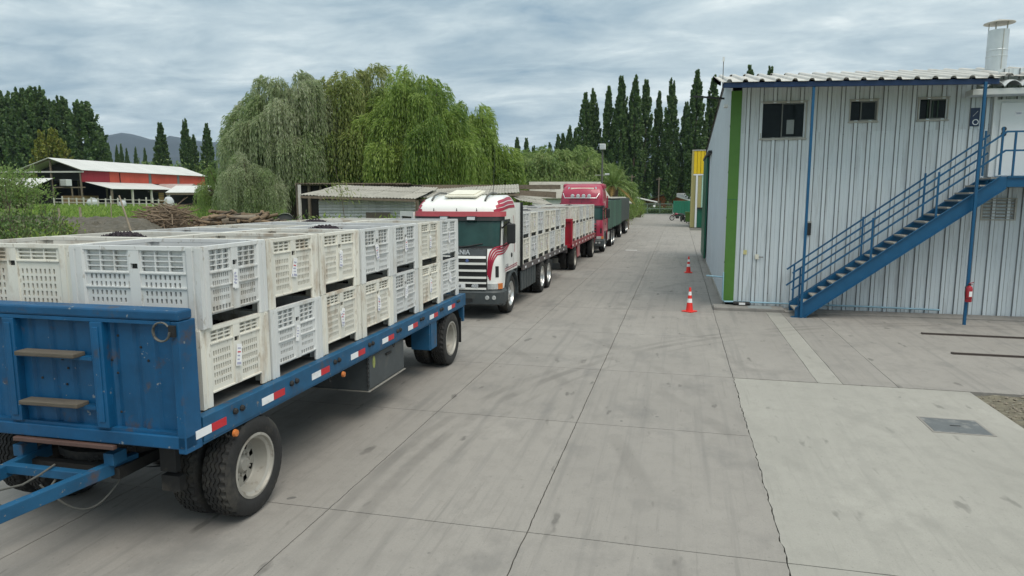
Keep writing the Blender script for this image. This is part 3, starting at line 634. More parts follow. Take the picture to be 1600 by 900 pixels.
stack_bins('blue trailer', 'the headboard', Matrix.Translation(TR) @ Matrix.Rotation(TRZ, 4, 'Z'), -.095, .36, DZ+.006, ('BABBABA', 'ABBAABA', 'BBABABB'))
RT = (-4.06, 26.75, 0)
red_tr = make_trailer('red flatbed trailer with two tiers of pale harvest bins behind the white truck', RT, 0, redp, M('dull_red_rail', (.22, .03, .04), .5, var=.25), False)
stack_bins('red trailer', 'its headboard', Matrix.Translation(RT), -.05, .30, DZ+.006, ('BABABBA', 'BBABABB', 'ABABBAB'))

# ------------------------------------------------------------------ cab-over trucks (front at y=0, centre x=0)
class Cab:
    def __init__(s, Wd=1.16, top=3.02, rear=1.95, r=.27, roof0=2.60, dome=1.0): s.W, s.top, s.rear, s.r, s.roof0, s.dome = Wd, top, rear, r, roof0, dome
    def yf(s, z):
        if z < 1.45: return .02*(1.45-z)
        if z < 2.45: return .30*((z-1.45)/1.0)
        if z < s.roof0: return .30+.03*(z-2.45)/.15
        q = min(1, (z-s.roof0)/(s.top-s.roof0)); return .33 + s.dome*(1-sqrt(max(0, 1-q*q)))
    def w(s, z):
        if z < 1.3: return s.W
        if z < s.roof0: return s.W-.05*(z-1.3)/(s.roof0-1.3)
        q = (z-s.roof0)/(s.top-s.roof0); return s.W-.05-.30*(1-sqrt(max(0, 1-(q*.98)**2)))
    def S(s): return (s.W-s.r) + s.r*pi/2 + (s.rear - .1 - s.r)
    def pt(s, t, z, off=0.):
        sg = 1 if t >= 0 else -1; t = abs(t); W_ = s.w(z); a = s.W-s.r; k = (W_-s.r)/a; y0 = s.yf(z); arc = s.r*pi/2
        if t < a: x = t*k; y = y0+.08*(t/a)**2; n = (-.0+.16*t/a*.4, -1)
        elif t < a+arc:
            b = (t-a)/s.r; x = W_-s.r+s.r*sin(b); y = y0+.08+s.r*(1-cos(b)); n = (sin(b), -cos(b))
        else:
            x = W_; f = (t-a-arc)/(s.rear-.08-s.r); y = y0+.08+s.r + f*max(.02, (s.rear-y0-.08-s.r)); n = (1, 0)
        l = sqrt(n[0]**2+n[1]**2); return (sg*(x+n[0]/l*off), y+n[1]/l*off, z)
    def sx(s, y, z): # parameter for a point at distance y back on the side
        a = s.W-s.r; return a + s.r*pi/2 + (y-s.yf(z)-.08-s.r)/max(.02, (s.rear-s.yf(z)-.08-s.r))*(s.rear-.08-s.r)
    def patch(s, mb, pts_lo, pts_hi, n=10, m=4, off=.008, mi=0, edge=True):
        """area between two (t,z) end pairs: lo=(t0,z0,t1,z1) bottom edge, hi top edge"""
        P = []
        for j in range(m+1):
            v = j/m; row = []
            for i in range(n+1):
                u = i/n; a = (pts_lo[0]+(pts_lo[2]-pts_lo[0])*u, pts_lo[1]+(pts_lo[3]-pts_lo[1])*u); b = (pts_hi[0]+(pts_hi[2]-pts_hi[0])*u, pts_hi[1]+(pts_hi[3]-pts_hi[1])*u)
                row.append(s.pt(a[0]+(b[0]-a[0])*v, a[1]+(b[1]-a[1])*v, off))
            P.append(row)
        mb.grid(P, mi)
        if edge:
            def sk(L): mb.grid([L, [tuple(Vector(p)*.0+Vector(q)) for p, q in zip(L, Lb)]], mi)
            Q = []
            for j in range(m+1):
                v = j/m
                Q.append([s.pt((pts_lo[0]+(pts_lo[2]-pts_lo[0])*i/n)*(1-v)+(pts_hi[0]+(pts_hi[2]-pts_hi[0])*i/n)*v, (pts_lo[1]+(pts_lo[3]-pts_lo[1])*i/n)*(1-v)+(pts_hi[1]+(pts_hi[3]-pts_hi[1])*i/n)*v, -.015) for i in range(n+1)])
            mb.grid([Q[0], P[0]], mi); mb.grid([P[-1], Q[-1]], mi); mb.grid([[Q[j][0], P[j][0]] for j in range(m+1)][::-1], mi); mb.grid([[P[j][-1], Q[j][-1]] for j in range(m+1)][::-1], mi)
        return mb
    def rect(s, mb, t0, t1, z0, z1, off=.008, mi=0, n=10, m=4): return s.patch(mb, (t0, z0, t1, z0), (t0, z1, t1, z1), n, m, off, mi)
    def ribbon(s, mb, path, w, off=.006, mi=0):
        L = []; R = []; k = len(path)
        for i, (t, z) in enumerate(path):
            a = path[max(0, i-1)]; b = path[min(k-1, i+1)]; d = Vector((b[0]-a[0], b[1]-a[1])).normalized(); nx, nz = -d.y, d.x; ww = w[i] if isinstance(w, list) else w
            L.append(s.pt(t+nx*ww/2, z+nz*ww/2, off)); R.append(s.pt(t-nx*ww/2, z-nz*ww/2, off))
        mb.grid([R, L], mi); return mb
    def body(s, z0=.72, arch=1.12):
        mb = MB(); S = s.S(); ts = list(np.linspace(-S, S, 85)); zs = list(np.linspace(0, 1, 16)); P = []
        zl = [s.roof0+(s.top-s.roof0)*sin(i/8*pi/2) for i in range(1, 9)]
        a0 = s.W-s.r+s.r*pi/2+.25
        def zb(t): return z0 if abs(t) < a0 else arch
        for v in zs: P.append([s.pt(t, zb(t)+(s.roof0-zb(t))*v) for t in ts])
        for z in zl: P.append([s.pt(t, z) for t in ts])
        mb.grid(P); top = P[-1]; n = len(top)
        mb.add(top, [tuple(range(n))]); 
        mb.grid([[P[j][-1], P[j][0]] for j in range(len(P))])
        mb.add([P[0][0], P[0][-1], *[p for p in P[0][1:-1]][::-1]], [tuple(range(len(ts)))])
        return mb
def smooth_path(pts, n=20):
    out = []; k = len(pts)
    for i in range(k-1):
        p0, p1, p2, p3 = pts[max(0, i-1)], pts[i], pts[i+1], pts[min(k-1, i+2)]
        for j in range(n//(k-1)+1):
            t = j/(n//(k-1)+1)
            out.append(tuple(.5*((2*b)+(-a+c)*t+(2*a-5*b+4*c-d)*t*t+(-a+3*b-3*c+d)*t**3) for a, b, c, d in zip(p0, p1, p2, p3)))
    return out + [pts[-1]]
def make_cab(root, C, paint, red):
    b = C.body().build('cab', paint, root, smooth=40); S1 = C.W-C.r; arc = C.r*pi/2; tA = S1+arc
    wt = S1+arc*.62
    C.rect(MB(), -wt-.04, wt+.04, 1.74, 2.47, .006, n=24, m=8).build('windscreen_surround', black, b, smooth=50)
    C.rect(MB(), -wt+.01, wt-.01, 1.80, 2.40, .012, n=24, m=8).build('windscreen', screenm, b, smooth=50)
    C.rect(MB(), -wt-.10, wt+.10, 2.40, 2.50, .055, n=24, m=2).build('visor_lower', black, b, smooth=50)
    C.rect(MB(), -wt-.16, wt+.16, 2.50, 2.62, .065, n=24, m=2).build('sun_visor', red, b, smooth=50)
    for t in (-.42, .30): 
        m_ = MB(); C.rect(m_, t, t+.26, 2.405, 2.51, .11, n=3, m=2); o = m_.build('visor_lamp_housing', black, b); m_ = MB(); C.rect(m_, t+.03, t+.23, 2.425, 2.495, .118, n=3, m=2); m_.build('visor_lamp', lens, o)
    for t in (-.62, .02, .55): MB().tube([C.pt(t, 2.63, .03), C.pt(t, 2.70, .05)], [.016, .006], 6).build('roof_marker', black, b)
    gt = .83
    for t0 in (-.62, .12): MB().tube([C.pt(t0, 1.76, .03), C.pt(t0+.28, 1.80, .035), C.pt(t0+.62, 1.86, .03)], .014, 5).build('wiper', black, b)
    MB().tube([(.52+.2*cos(a), .78+.06*sin(a)*0, 1.98+.2*sin(a)) for a in np.linspace(0, 2*pi, 20)], .015, 5).build('steering_wheel', black, root)
    C.rect(MB(), -gt-.02, gt+.02, .74, 1.735, .010, n=14, m=6).build('grille', black, b, smooth=50)
    C.rect(MB(), -gt-.0, gt+.0, 1.575, 1.725, .022, n=14, m=2).build('badge_panel', darkpl, b, smooth=50)
    for k, (z0, z1) in enumerate(((1.505, 1.565), (1.355, 1.41), (1.19, 1.24), (1.02, 1.07), (.895, .935), (.755, .80))):
        C.rect(MB(), -gt, gt, z0, z1, .045, n=14, m=1).build('grille_bar', paint, b, smooth=50)
    m_ = MB(); C.rect(m_, -gt, gt, 1.42, 1.495, .028, n=14, m=1); m_.build('grille_mesh', chass, b)
    MB().lathe([(0, -.01), (.035, -.01), (.04, 0)], 14, 'y', 0, Vector(C.pt(.38, 1.455, .045))).build('round_emblem', M('emblem_blue', (.08, .12, .3), .4), b)
    lettering('brand_lettering', 'SCANIA', .155, letterm, b, C.pt(.16, 1.65, .032), (pi/2, 0, 0), .004)
    # bumper
    m_ = MB(); Cb = C; bt = tA+.28
    P = [[Cb.pt(t, z, o) for t in np.linspace(-bt, bt, 41)] for z, o in ((.36, -.03), (.40, .03), (.68, .05), (.72, .02), (.76, .0))]
    m_.grid(P); m_.build('bumper', darkpl, root, smooth=40)
    m_ = MB(); C.rect(m_, -.5, .5, .46, .54, .056, n=8, m=1); m_.build('bumper_intake', black, root)
    for sg in (-1, 1):
        q = lambda a, b2: (a, b2) if sg > 0 else (-b2, -a)
        m_ = MB(); C.rect(m_, *q(gt+.03, gt+.27), 0.765, .90, .03, n=6, m=2); m_.build('headlight', lens, b, smooth=50)
        m_ = MB(); C.rect(m_, *q(gt+.275, gt+.42), 0.765, .90, .032, n=6, m=2); m_.build('indicator_lamp', amber, b, smooth=50)
        m_ = MB(); C.rect(m_, *q(gt+.22, gt+.31), 1.05, 1.32, .006, n=4, m=2); m_.build('corner_vent', black, b)
        for dt in (.02, .17): MB().lathe([(0, -.02), (.045, -.018), (.055, 0)], 14, 'y', 0, Vector(C.pt(sg*(gt+dt), .56, .045))).build('fog_lamp', lens, root)
    # side: window, door seams, handle, stripes
    z0, z1 = 1.84, 2.42
    for sg in (1,):
        f = lambda y, z: sg*C.sx(y, z)
        C.patch(MB(), (f(.50, z0), z0-.05, f(1.30, z0), z0-.02), (f(.62, z1), z1, f(1.30, z1), z1), 8, 4, .004).build('window_seal', black, b, smooth=50)
        C.patch(MB(), (f(.55, z0), z0, f(1.26, z0), z0+.03), (f(.66, z1), z1-.05, f(1.26, z1), z1-.05), 8, 4, .010).build('side_window', glass, b, smooth=50)
        for yy in (.50, 1.48): C.ribbon(MB(), [(f(yy, z), z) for z in np.linspace(1.13, 2.46, 12)], .012, .003).build('door_seam', black, b)
        hp = Vector(C.pt(f(1.30, 1.48), 1.50, .0)); MB().lathe([(0, .02), (.05, .018), (.065, 0)], 14, 'x', 0, hp).build('door_handle', black, b).scale = (1, 1, 1)
    # mirrors
    for sg in (1, -1):
        base = Vector(C.pt(sg*C.sx(.50, 2.2), 2.22)); mb = MB(); mb.box(-.10, .10, -.09, .06, -.24, .24)
        c = base+Vector((sg*.26, -.10, -.12)); o = mb.build('mirror', black, root, bevel=.03, loc=c, rot=(0, 0, sg*.18)); MB().box(-.085, .085, .058, .066, -.21, .21).build('mirror_glass', glass, o)
        MB().tube([base, base+Vector((sg*.2, -.06, .16)), c+Vector((0, 0, .22))], .022, 8).build('mirror_arm', black, root)
        MB().tube([base+Vector((0, 0, -.45)), c+Vector((0, 0, -.22))], .018, 8).build('mirror_arm', black, root)
    # wheel arches and steps
    for sg in (1, -1):
        x = sg*(C.W-.12); pr = [(1.35+.62*cos(a), .50+.62*sin(a)) for a in np.linspace(-.15, pi+.15, 18)]
        m_ = MB(); m_.grid([[(x-sg*.02, y, z) for y, z in pr], [(x+sg*.14, y, z) for y, z in pr], [(x+sg*.15, 1.35+(y-1.35)*.90, .5+(z-.5)*.90) for y, z in pr], [(x-sg*.3, 1.35+(y-1.35)*.88, .5+(z-.5)*.88) for y, z in pr]]); m_.build('wheel_arch', darkpl, root, smooth=40)
        m_ = MB().box(x-sg*.02 if sg > 0 else x-.10, x+.10 if sg > 0 else x+.02, .50, .76, .30, .72); m_.build('cab_step', darkpl, root, bevel=.02)
        m_ = MB().box(min(x, x+sg*.1), max(x, x+sg*.1), 1.92, 2.02, .5, 1.1); m_.build('arch_panel', darkpl, root, bevel=.01)
        wheel(root, sg*(C.W-.165), 1.35, .50, TYB, RIMF, sg < 0)
    MB().box(-C.W+.32, C.W-.32, .3, 2.3, .45, 1.1).build('engine_block', chass, root)
    return b
def truck_chassis(root, deck_y0, deck_y1, half, wheels):
    for x in (-.42, .34): MB().box(x, x+.08, 1.9, deck_y1-.1, .72, .98).build('chassis_beam', chass, root)
    for y in wheels:
        duals(root, half-.0, -half, y, .50, TYB, RIMDB, .29)
        MB().tube([(-half+.2, y, .5), (half-.2, y, .5)], .09, 10).build('axle', chass, root)
def white_truck():
    root = thing('cargo_truck', 'white cab-over truck with crimson stripes and red visor, loaded with harvest bins', 'truck', (-5.29, 15.65, 0), 0)
    C = Cab(); b = make_cab(root, C, whitep, pinkred); S1 = C.W-C.r; arc = C.r*pi/2; tA = S1+arc
    # crimson stripes: grille corner, up the pillar and back across the door
    for sg in (1, -1):
        for k in range(4):
            o = k*.055; pts = [(.865+o*.30, 1.10-.04*k), (.88+o*.5, 1.32), (.90+o*.8, 1.54-o*.2), (.96+o*.8, 1.70-o*.7), (1.10, 1.775-o*1.05), (1.38, 1.80-o*1.1), (C.sx(.75, 1.8), 1.83-o*1.0), (C.sx(1.1, 1.8), 1.93-o*.75)]
            C.ribbon(MB(), [(sg*t, z) for t, z in smooth_path(pts, 30)], [.038 for i in range(43)][:len(smooth_path(pts, 30))], .009).build('stripe', stripe, b, smooth=60)
        for k in range(3):
            z = 2.61+.10*k; pts = [(.98+.05*k, z+.02), (1.25, z+.07), (C.sx(1.2, 2.6), z+.12), (C.sx(1.85, 2.6), z+.13)]
            C.ribbon(MB(), [(sg*t, q) for t, q in smooth_path(pts, 18)], .078, .007).build('roof_stripe', stripe, b, smooth=60)
        for k in range(2): C.ribbon(MB(), [(sg*C.sx(y, 1.2), 1.16+.05*k+(y-.6)*.03) for y in np.linspace(.58, 1.9, 8)], .022, .006).build('door_stripe', stripe, b)
        C.ribbon(MB(), [(sg*C.sx(1.62+.10*sin(q*3), 1.7+q), 1.55+q*1.0) for q in np.linspace(0, .95, 14)], .035, .007).build('pillar_stripe', stripe, b)
    p = Vector(C.pt(C.sx(.78, 1.3), 1.27, .012)); lettering('door_lettering', 'G.J.B.', .13, M('letter_grey', (.25, .25, .27), .5), b, p, (pi/2, 0, pi/2))
    lettering('model_number', '400', .11, letterm, b, C.pt(.56, .845, .05), (pi/2, 0, 0), .006)
    pl = MB(); C.rect(pl, -.02, .32, .79, .89, .06, n=4, m=1); pl = pl.build('number_plate', rwhite, b); lettering('plate_lettering', 'JJ·68', .085, black, pl, C.pt(.15, .84, .0655), (pi/2, 0, 0))
    # roof hatch and rails
    h_ = MB().box(-.42, .42, -.42, .42, 0, .06).build('roof_hatch', cream2, root, bevel=.03, loc=(0, 1.08, 3.015), rot=(.16, 0, 0)); MB().box(-.34, .34, -.34, .34, .06, .085).build('hatch_panel', cream2, h_, bevel=.02)
    for x in (-.72, .66): MB().tube([(x, .60, 2.89), (x, .80, 3.0), (x, 1.2, 3.07), (x, 1.7, 3.06)], .025, 8).build('roof_rail', hose, root, smooth=60)
    MB().tube([(.75, 1.0, 3.0), (.77, 1.15, 4.2)], [.008, .003], 5).build('aerial', black, root)
    for x in (-.16, -.66): pass
    MB().box(.0, .07, -.10, -.055, .62, 1.60).build('bull_bar', darkpl, root, bevel=.012); MB().tube([(-.9, -.09, .72), (.1, -.09, .72)], .015, 8).build('bull_bar_rod', hose, root)
    # open door on the passenger side, hinged at its front edge
    d = MB(); z0, z1 = 1.12, 2.60
    holed(d, (0, -.03, z0), (1, 0, 0), (0, 0, 1), (0, -1, 0), 1.0, z1-z0, [(.12, .88, .55, 1.36)], .05); holed(d, (0, .02, z0), (1, 0, 0), (0, 0, 1), (0, -1, 0), 1.0, z1-z0, [(.12, .88, .55, 1.36)], .0)
    for x in (0, 1.0): d.box(x-.004, x+.004, -.03, .02, z0, z1)
    o = d.build('open_door', whitep, root, loc=(-C.W-.02, .52, 0), rot=(0, 0, pi-radians(48)))
    MB().box(.12, .88, -.008, .0, z0+.55, z0+1.36).build('door_glass', glass, o)
    half = 1.2
    # bulkhead, deck, rails, tanks
    mb = MB(); mb.box(-half, half-.06, 2.36, 2.42, 1.12, 2.82); mb.build('bulkhead', whitep, root); MB().box(half-.058, half, 2.34, 2.43, 1.12, 2.83).build('bulkhead_post', black, root)
    MB().box(-half+.05, half-.05, 2.44, 10.0, 1.06, 1.125).build('deck', deckm, root)
    rl = M('dusty_rail', (.10, .085, .085), .6, var=.3, spots=(.2, .16, .13))
    for x in (-half, half-.05): MB().box(x, x+.05, 2.44, 10.0, .98, 1.13).build('side_rail', rl, root, bevel=.006)
    for k in range(8):
        MB().box(half, half+.004, 2.7+.92*k, 2.86+.92*k, 1.02, 1.075).build('white_reflector', rwhite, root)
    truck_chassis(root, 2.4, 10.0, half, (5.25, 6.35))
    for sg in (1, -1):
        MB().tube([(sg*.82, 2.6, .72), (sg*.82, 4.2, .72)], .30, 20).build('fuel_tank', chass, root, smooth=50)
        for k in range(6): MB().box(min(sg*1.10, sg*1.16), max(sg*1.10, sg*1.16), 2.45+.33*k, 2.70+.33*k, .42, .96).build('side_guard', darkpl, root, bevel=.02)
    MB().box(.95, 1.15, 8.3, 8.34, .62, .80).build('step_frame', hose, root)
    for x in (-.9, .5): MB().box(x, x+.5, 6.98, 7.0, .3, .9).build('mud_flap', black, root)
    MB().box(-half, half, 9.98, 10.04, .85, 1.135).build('tail_beam', rl, root)
    stack_bins('white truck', 'the cab', Matrix.Translation(root.location) @ Matrix.Rotation(0, 4, 'Z'), half-.03, 2.48, 1.132, ('BABBABA', 'ABABBAB', 'BABBAAB'))
    return root
white_truck()
def red_truck():
    root = thing('cargo_truck', 'crimson high-roof truck with four roof lamps and green tarped body', 'truck', (-5.02, 35.75, 0))
    C = Cab(Wd=1.19, top=3.60, rear=2.2, roof0=2.62, dome=.75); b = make_cab(root, C, magenta, magenta)
    MB().box(-.62, .62, .62, .80, 3.30, 3.42).build('sign_box', cream2, root, bevel=.03)
    for x in (-.75, .75): MB().tube([(x, .70, 3.28), (x*.92, .72, 3.46)], .05, 10).build('roof_horn', chrome, root, smooth=50)
    for k in range(4): MB().lathe([(0, -.05), (.09, -.045), (.11, 0), (.06, .06)], 18, 'y', 0, (-.46+.29*k, .28, 2.98)).build('roof_lamp', lens, root, smooth=50)
    MB().tube([(-.98, .42, 3.12), (-.86, .24, 2.88), (.80, .24, 2.88), (.92, .42, 3.12)], .028, 10).build('lamp_bar', chrome, root, smooth=50)
    mb = MB().box(-1.12, 1.12, 1.15, 2.22, 3.30, 3.64); mb.build('roof_spoiler', magenta, root, bevel=.10)
    half = 1.16
    truck_chassis(root, 2.8, 12.2, half, (5.5, 6.75))
    mb = MB(); mb.box(-half+.04, half-.04, 2.7, 12.3, 1.15, 2.70); mb.build('body_core', tarp, root)
    for k in range(16):
        y = 2.7+.6*k; mb = MB().box(half-.04, half, y, y+.52, 1.10+.05*(k % 2), 2.74); mb.build('tarp_panel', tarp, root, bevel=.015)
    for sg in (1, -1): MB().box(min(sg*.6, sg*1.1), max(sg*.6, sg*1.1), 2.75, 4.6, .45, 1.0).build('fuel_tank', chrome if sg > 0 else chass, root, bevel=.06)
    for x in (-1.2, 1.14): MB().box(x, x+.06, 2.3, 2.36, .6, 3.0).build('air_deflector', magenta, root)
red_truck()
def dark_trailer():
    root = thing('tarped_trailer', 'dark grey tarped trailer last in the line of trucks, near the gate', 'trailer', (-5.22, 49.2, 0))
    half = 1.15
    MB().box(-half+.05, half-.05, 0, 9.2, 1.1, 2.75).build('body_core', tarpd, root)
    for k in range(15):
        y = .0+.615*k; P = []
        for i in range(7):
            u = i/6; yy = y+.6*u; P.append([(half-.02+.03*sin(pi*u), yy, 1.0+.16*sin(pi*u)), (half+.03*sin(pi*u), yy, 2.2), (half-.01, yy, 2.82), (half-.5, yy, 2.84)])
        mb = MB(); mb.grid(P); mb.build('tarp_panel', tarpd, root, smooth=60)
    MB().box(-half, half, -.04, .0, 1.0, 2.82).build('front_sheet', tarpd, root)
    for yy in (1.2, 6.2, 7.4):
        duals(root, half, -half, yy, .5, TYB, RIMDB, .29); MB().tube([(-.9, yy, .5), (.9, yy, .5)], .08, 8).build('axle', chass, root)
    MB().box(-.5, .5, .2, 9.1, .8, 1.09).build('chassis_beam', chass, root); MB().bar((0, .8, .7), (0, -1.6, .7), .12).build('drawbar_beam', chass, root)
dark_trailer()

# ------------------------------------------------------------------ warehouse on the right
WX, WY, WTOP = 1.25, 19.27, 5.86
def warehouse():
    root = thing('warehouse', 'white ribbed metal warehouse with green corner, blue fascia and steel flue', 'warehouse', (0, 0, 0))
    wins = [('big', 1.99, 3.11, 4.47, 5.40), ('a', 4.11, 4.77, 4.86, 5.39), ('b', 5.67, 6.35, 4.86, 5.39)]
    holes = [(w[1]+.03, w[2]-.03, w[3]+.03, w[4]-.03) for w in wins]
    core = MB(); core.box(WX+.06, 28, WY+.25, 36, .0, WTOP-.05); core.build('wall_core', shadeint, root)
    # front wall: sheets of three ribs in two tiers
    x = WX+.26; sheetw = .975; k = 0
    while x < 27:
        wd = sheetw
        for (z0, z1, dy) in ((.02, 4.66, 0), (4.62, 5.80 if x < 7 else 6.02, .006)):
            if x < 8.2 or z0 < 1 or True:
                h = [(a-x, b-x, c-z0, d-z0) for a, b, c, d in holes]
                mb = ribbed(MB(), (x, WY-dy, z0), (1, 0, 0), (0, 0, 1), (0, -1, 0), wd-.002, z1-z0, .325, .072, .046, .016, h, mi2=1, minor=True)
                o = mb.build('wall_sheet', [wallw, ribshade], root)
                if x < 8: 
                    sc = MB(); rr = random.Random(k)
                    for zz in ((.4, 1.5, 2.6, 3.7, 4.55) if z0 < 1 else (4.72, 5.6)):
                        for j in range(3):
                            xx = x+.325*(j+.5)
                            if not any(a-.08 < xx < b+.08 and c-.1 < zz < d+.1 for a, b, c, d in holes): sc.box(xx+.05, xx+.066, WY-dy-.006, WY-dy, zz-.008, zz+.008)
                    if sc.v: sc.build('screw', chass, o)['kind'] = 'stuff'
        x += sheetw; k += 1
    # windows
    for nm, x0, x1, z0, z1 in wins:
        fr = MB(); t = .026
        for a, b, c, d in ((x0, x1, z0, z0+t), (x0, x1, z1-t, z1), (x0, x0+t, z0+t, z1-t), (x1-t, x1, z0+t, z1-t)): fr.box(a, b, WY-.05, WY+.12, c, d)
        fr.box(x0-.02, x1+.02, WY-.075, WY-.02, z0-.03, z0-.002); fr.box(x0-.02, x1+.02, WY-.065, WY-.02, z1+.002, z1+.022)
        fr = fr.build('window', alum, root, bevel=.004)
        m = (x0+x1)/2-.03 if nm == 'big' else x0+(x1-x0)*.42
        MB().box(x0+t, m, WY+.06, WY+.066, z0+t, z1-t).build('pane', glass, fr); MB().box(m, x1-t, WY+.03, WY+.036, z0+t, z1-t).build('pane', glass, fr)
        sash = MB(); sash.box(m-.014, m+.014, WY+.0, WY+.05, z0+t, z1-t); sash.box(m+.021, x1-t, WY+.015, WY+.05, z0+t, z0+t+.03); sash.box(m+.021, x1-t, WY+.015, WY+.05, z1-t-.03, z1-t); sash.box(x1-t-.035, x1-t-.001, WY+.014, WY+.05, z0+t+.031, z1-t-.031); sash.build('sash', M('sash_grey', (.15, .16, .15), .5), fr)
        if nm == 'big':
            MB().box(m+.12, m+.30, WY+.022, WY+.03, z0+.12, z0+.48).build('notice', M('window_notice', (.25, .28, .28), .6), fr)
        if nm == 'b':
            for q in range(3): MB().box(x0+.22+.11*q, x0+.25+.11*q, WY+.02, WY+.029, z0+t, z1-t).build('blind', M('blind_green', (.03, .06, .04), .6), fr)
    # green corner, side wall
    MB().box(WX-.012, WX+.26, WY-.03, WY+.02, .14, WTOP-.14).build('corner_trim', green, root, bevel=.006)
    MB().box(WX-.013, WX+.255, WY-.033, WY-.03, 2.9, 2.915).build('trim_joint', dgreen, root)
    for k in range(4): MB().box(WX-.02, WX-.012, WY-.036, WY-.0, 1.2+1.2*k, 1.24+1.2*k).build('trim_clip', chass, root)
    MB().box(WX-.006, WX+.02, WY-.026, WY+.2, .14, WTOP-.02).build('corner_edge', offwhite, root)
    def topz(y): return 5.95+(y-19.3)*.2 if y < 21.8 else 6.45-(y-21.8)*.095
    y = WY+.2; 
    while y < 36:
        w = 1.0; mb = ribbed(MB(), (WX, y+w, .12), (0, -1, 0), (0, 0, 1), (-1, 0, 0), w-.004, 1, .25, .03, .010, .012)
        for i, v in enumerate(mb.v):
            if v[2] > .5: mb.v[i] = (v[0], v[1], topz(v[1]))
        mb.build('side_sheet', sidew, root); y += w
    MB().box(WX-.03, WX+.05, WY+.05, 36, .0, .12).build('plinth', concs, root)
    # roof: two slopes with round ribs
    def roofsheet(x0, wdt, p0, p1, name='roof_sheet', mat=galv, rise=.065, pitch=.38):
        n = int(round(wdt/pitch)); prof = []
        for k in range(n):
            a = x0+k*pitch; prof += [(a, 0), (a+pitch*.32, 0), (a+pitch*.37, rise*.7), (a+pitch*.44, rise), (a+pitch*.56, rise), (a+pitch*.63, rise*.7), (a+pitch*.68, 0)]
        prof.append((x0+wdt, 0))
        mb = MB(); L = [[(x, yy, zz+h+d) for x, h in prof] for (yy, zz), d in ((p0, -.012), (p0, 0), (p1, 0))]
        mb.grid(L); o = mb.build(name, mat, root); return o
    for k in range(8): roofsheet(.90+.745*k, .743, (17.80, 5.74), (21.9, 6.52), pitch=.3715)
    x = 1.2
    while x < 27:
        if x > 6.2: roofsheet(max(x, 6.87), .76, (18.9, 5.93), (21.9, 6.52))
        roofsheet(x, .76, (21.9, 6.515), (36.2, 5.2)); x += .762
        bb = MB(); bb.prism([(.86, 17.85, 5.66), (.86, 21.9, 6.42), (.86, 21.9, 6.55), (.86, 17.85, 5.76)], (.035, 0, 0)); bb.prism([(1.205, 21.95, 6.40), (1.205, 36.1, 5.08), (1.205, 36.1, 5.22), (1.205, 21.95, 6.53)], (.03, 0, 0)); bb.build('barge_board', galv, root)
    MB().box(.95, 6.87, 17.86, 17.94, 5.61, 5.728).build('fascia_beam', navy, root, bevel=.006)
    for xx in (1.1, 3.0, 4.8, 6.55): MB().bar((xx, 17.96, 5.66), (xx, 19.24, 5.90), .05, .08).build('rafter', navy, root)
    # canopy posts
    MB().box(2.985, 3.045, 17.88, 17.94, 0, 5.605).build('canopy_post', steelblue, root, bevel=.005); MB().box(6.555, 6.615, 17.80, 17.86, 0, 5.53).build('canopy_post', steelblue, root, bevel=.005)
    # insulated door wall on the upper floor, small roof over it
    dw = MB().box(7.34, 14, WY-.06, WY-.042, 3.46, 5.30).build('door_wall', offwhite, root)
    MB().box(7.30, 7.36, WY-.11, WY-.03, 3.46, 5.40).build('door_jamb', offwhite, root)
    dr = MB().box(7.46, 8.9, WY-.10, WY-.062, 3.48, 5.22).build('door', M('cold_room_door', (.76, .78, .78), .45, var=.02), root, bevel=.01)
    hd = MB(); hd.lathe([(0, -.03), (.045, -.03), (.055, 0)], 14, 'y', 0, (7.56, WY-.10, 4.60)); hd.lathe([(0, -.03), (.05, -.03), (.06, 0)], 14, 'y', 0, (7.56, WY-.10, 4.48)); hd.bar((7.56, WY-.13, 4.48), (7.56, WY-.13, 4.64), .03); hd.build('handle', black, dr)
    MB().box(7.76, 7.92, WY-.106, WY-.10, 4.90, 5.02).build('door_notice', paper, dr); lettering('notice_lettering', 'PROHIBIDO\nINGRESAR', .022, ink, dr, (7.84, WY-.108, 4.96), (pi/2, 0, 0))
    MB().box(6.66, 14, WY-.55, WY-.1, 5.36, 5.50).build('door_canopy', M('canopy_white', (.6, .62, .61), .5, var=.1), root, bevel=.01)
    prof = []
    for k in range(19):
        a = 6.93+k*.36; prof += [(a+.36*t/8, .14*abs(sin(pi*t/8))**.8) for t in range(8)]
    MB().grid([[(xx, yy, zz+h) for xx, h in prof] for yy, zz in ((WY-.62, 5.52), (WY-.62, 5.535), (20.6, 5.86))]).build('corrugated_roof', M('white_corrugated', (.66, .68, .68), .4, metal=.1, var=.08), root, smooth=50)
    for o in list(root.children):      # the canopy drops a little towards the stair head
        if o.name.split('.')[0] in ('roof_sheet', 'fascia_beam', 'rafter'):
            for v in o.data.vertices: v.co.z -= .022*(v.co.x-1)*max(0, 1-max(0, v.co.y-17.9)/9)
    # flue
    fl = MB().lathe([(.23, 5.9), (.23, 6.500), (.236, 6.505), (.236, 6.535), (.23, 6.540), (.23, 6.650), (.236, 6.655), (.236, 6.680), (.23, 6.690), (.23, 7.170), (.215, 7.170), (.215, 6.350)], 36, 'z', 0, (7.76, 20.5, 0)).build('flue', flue_m, root, smooth=30)
    MB().box(7.785, 7.80, 20.262, 20.27, 6.0, 7.160).build('seam', alum, fl)
    MB().lathe([(0, 7.450), (.34, 7.350), (.345, 7.335), (0, 7.360)], 36, 'z', 0, (7.76, 20.5, 0)).build('rain_cap', alum, fl, smooth=40)
    for a in range(5): MB().bar((7.76+.215*cos(a*1.256+.3), 20.5+.215*sin(a*1.256+.3), 7.110), (7.76+.215*cos(a*1.256+.3), 20.5+.215*sin(a*1.256+.3), 7.380), .018, .008).build('cap_strut', alum, fl)
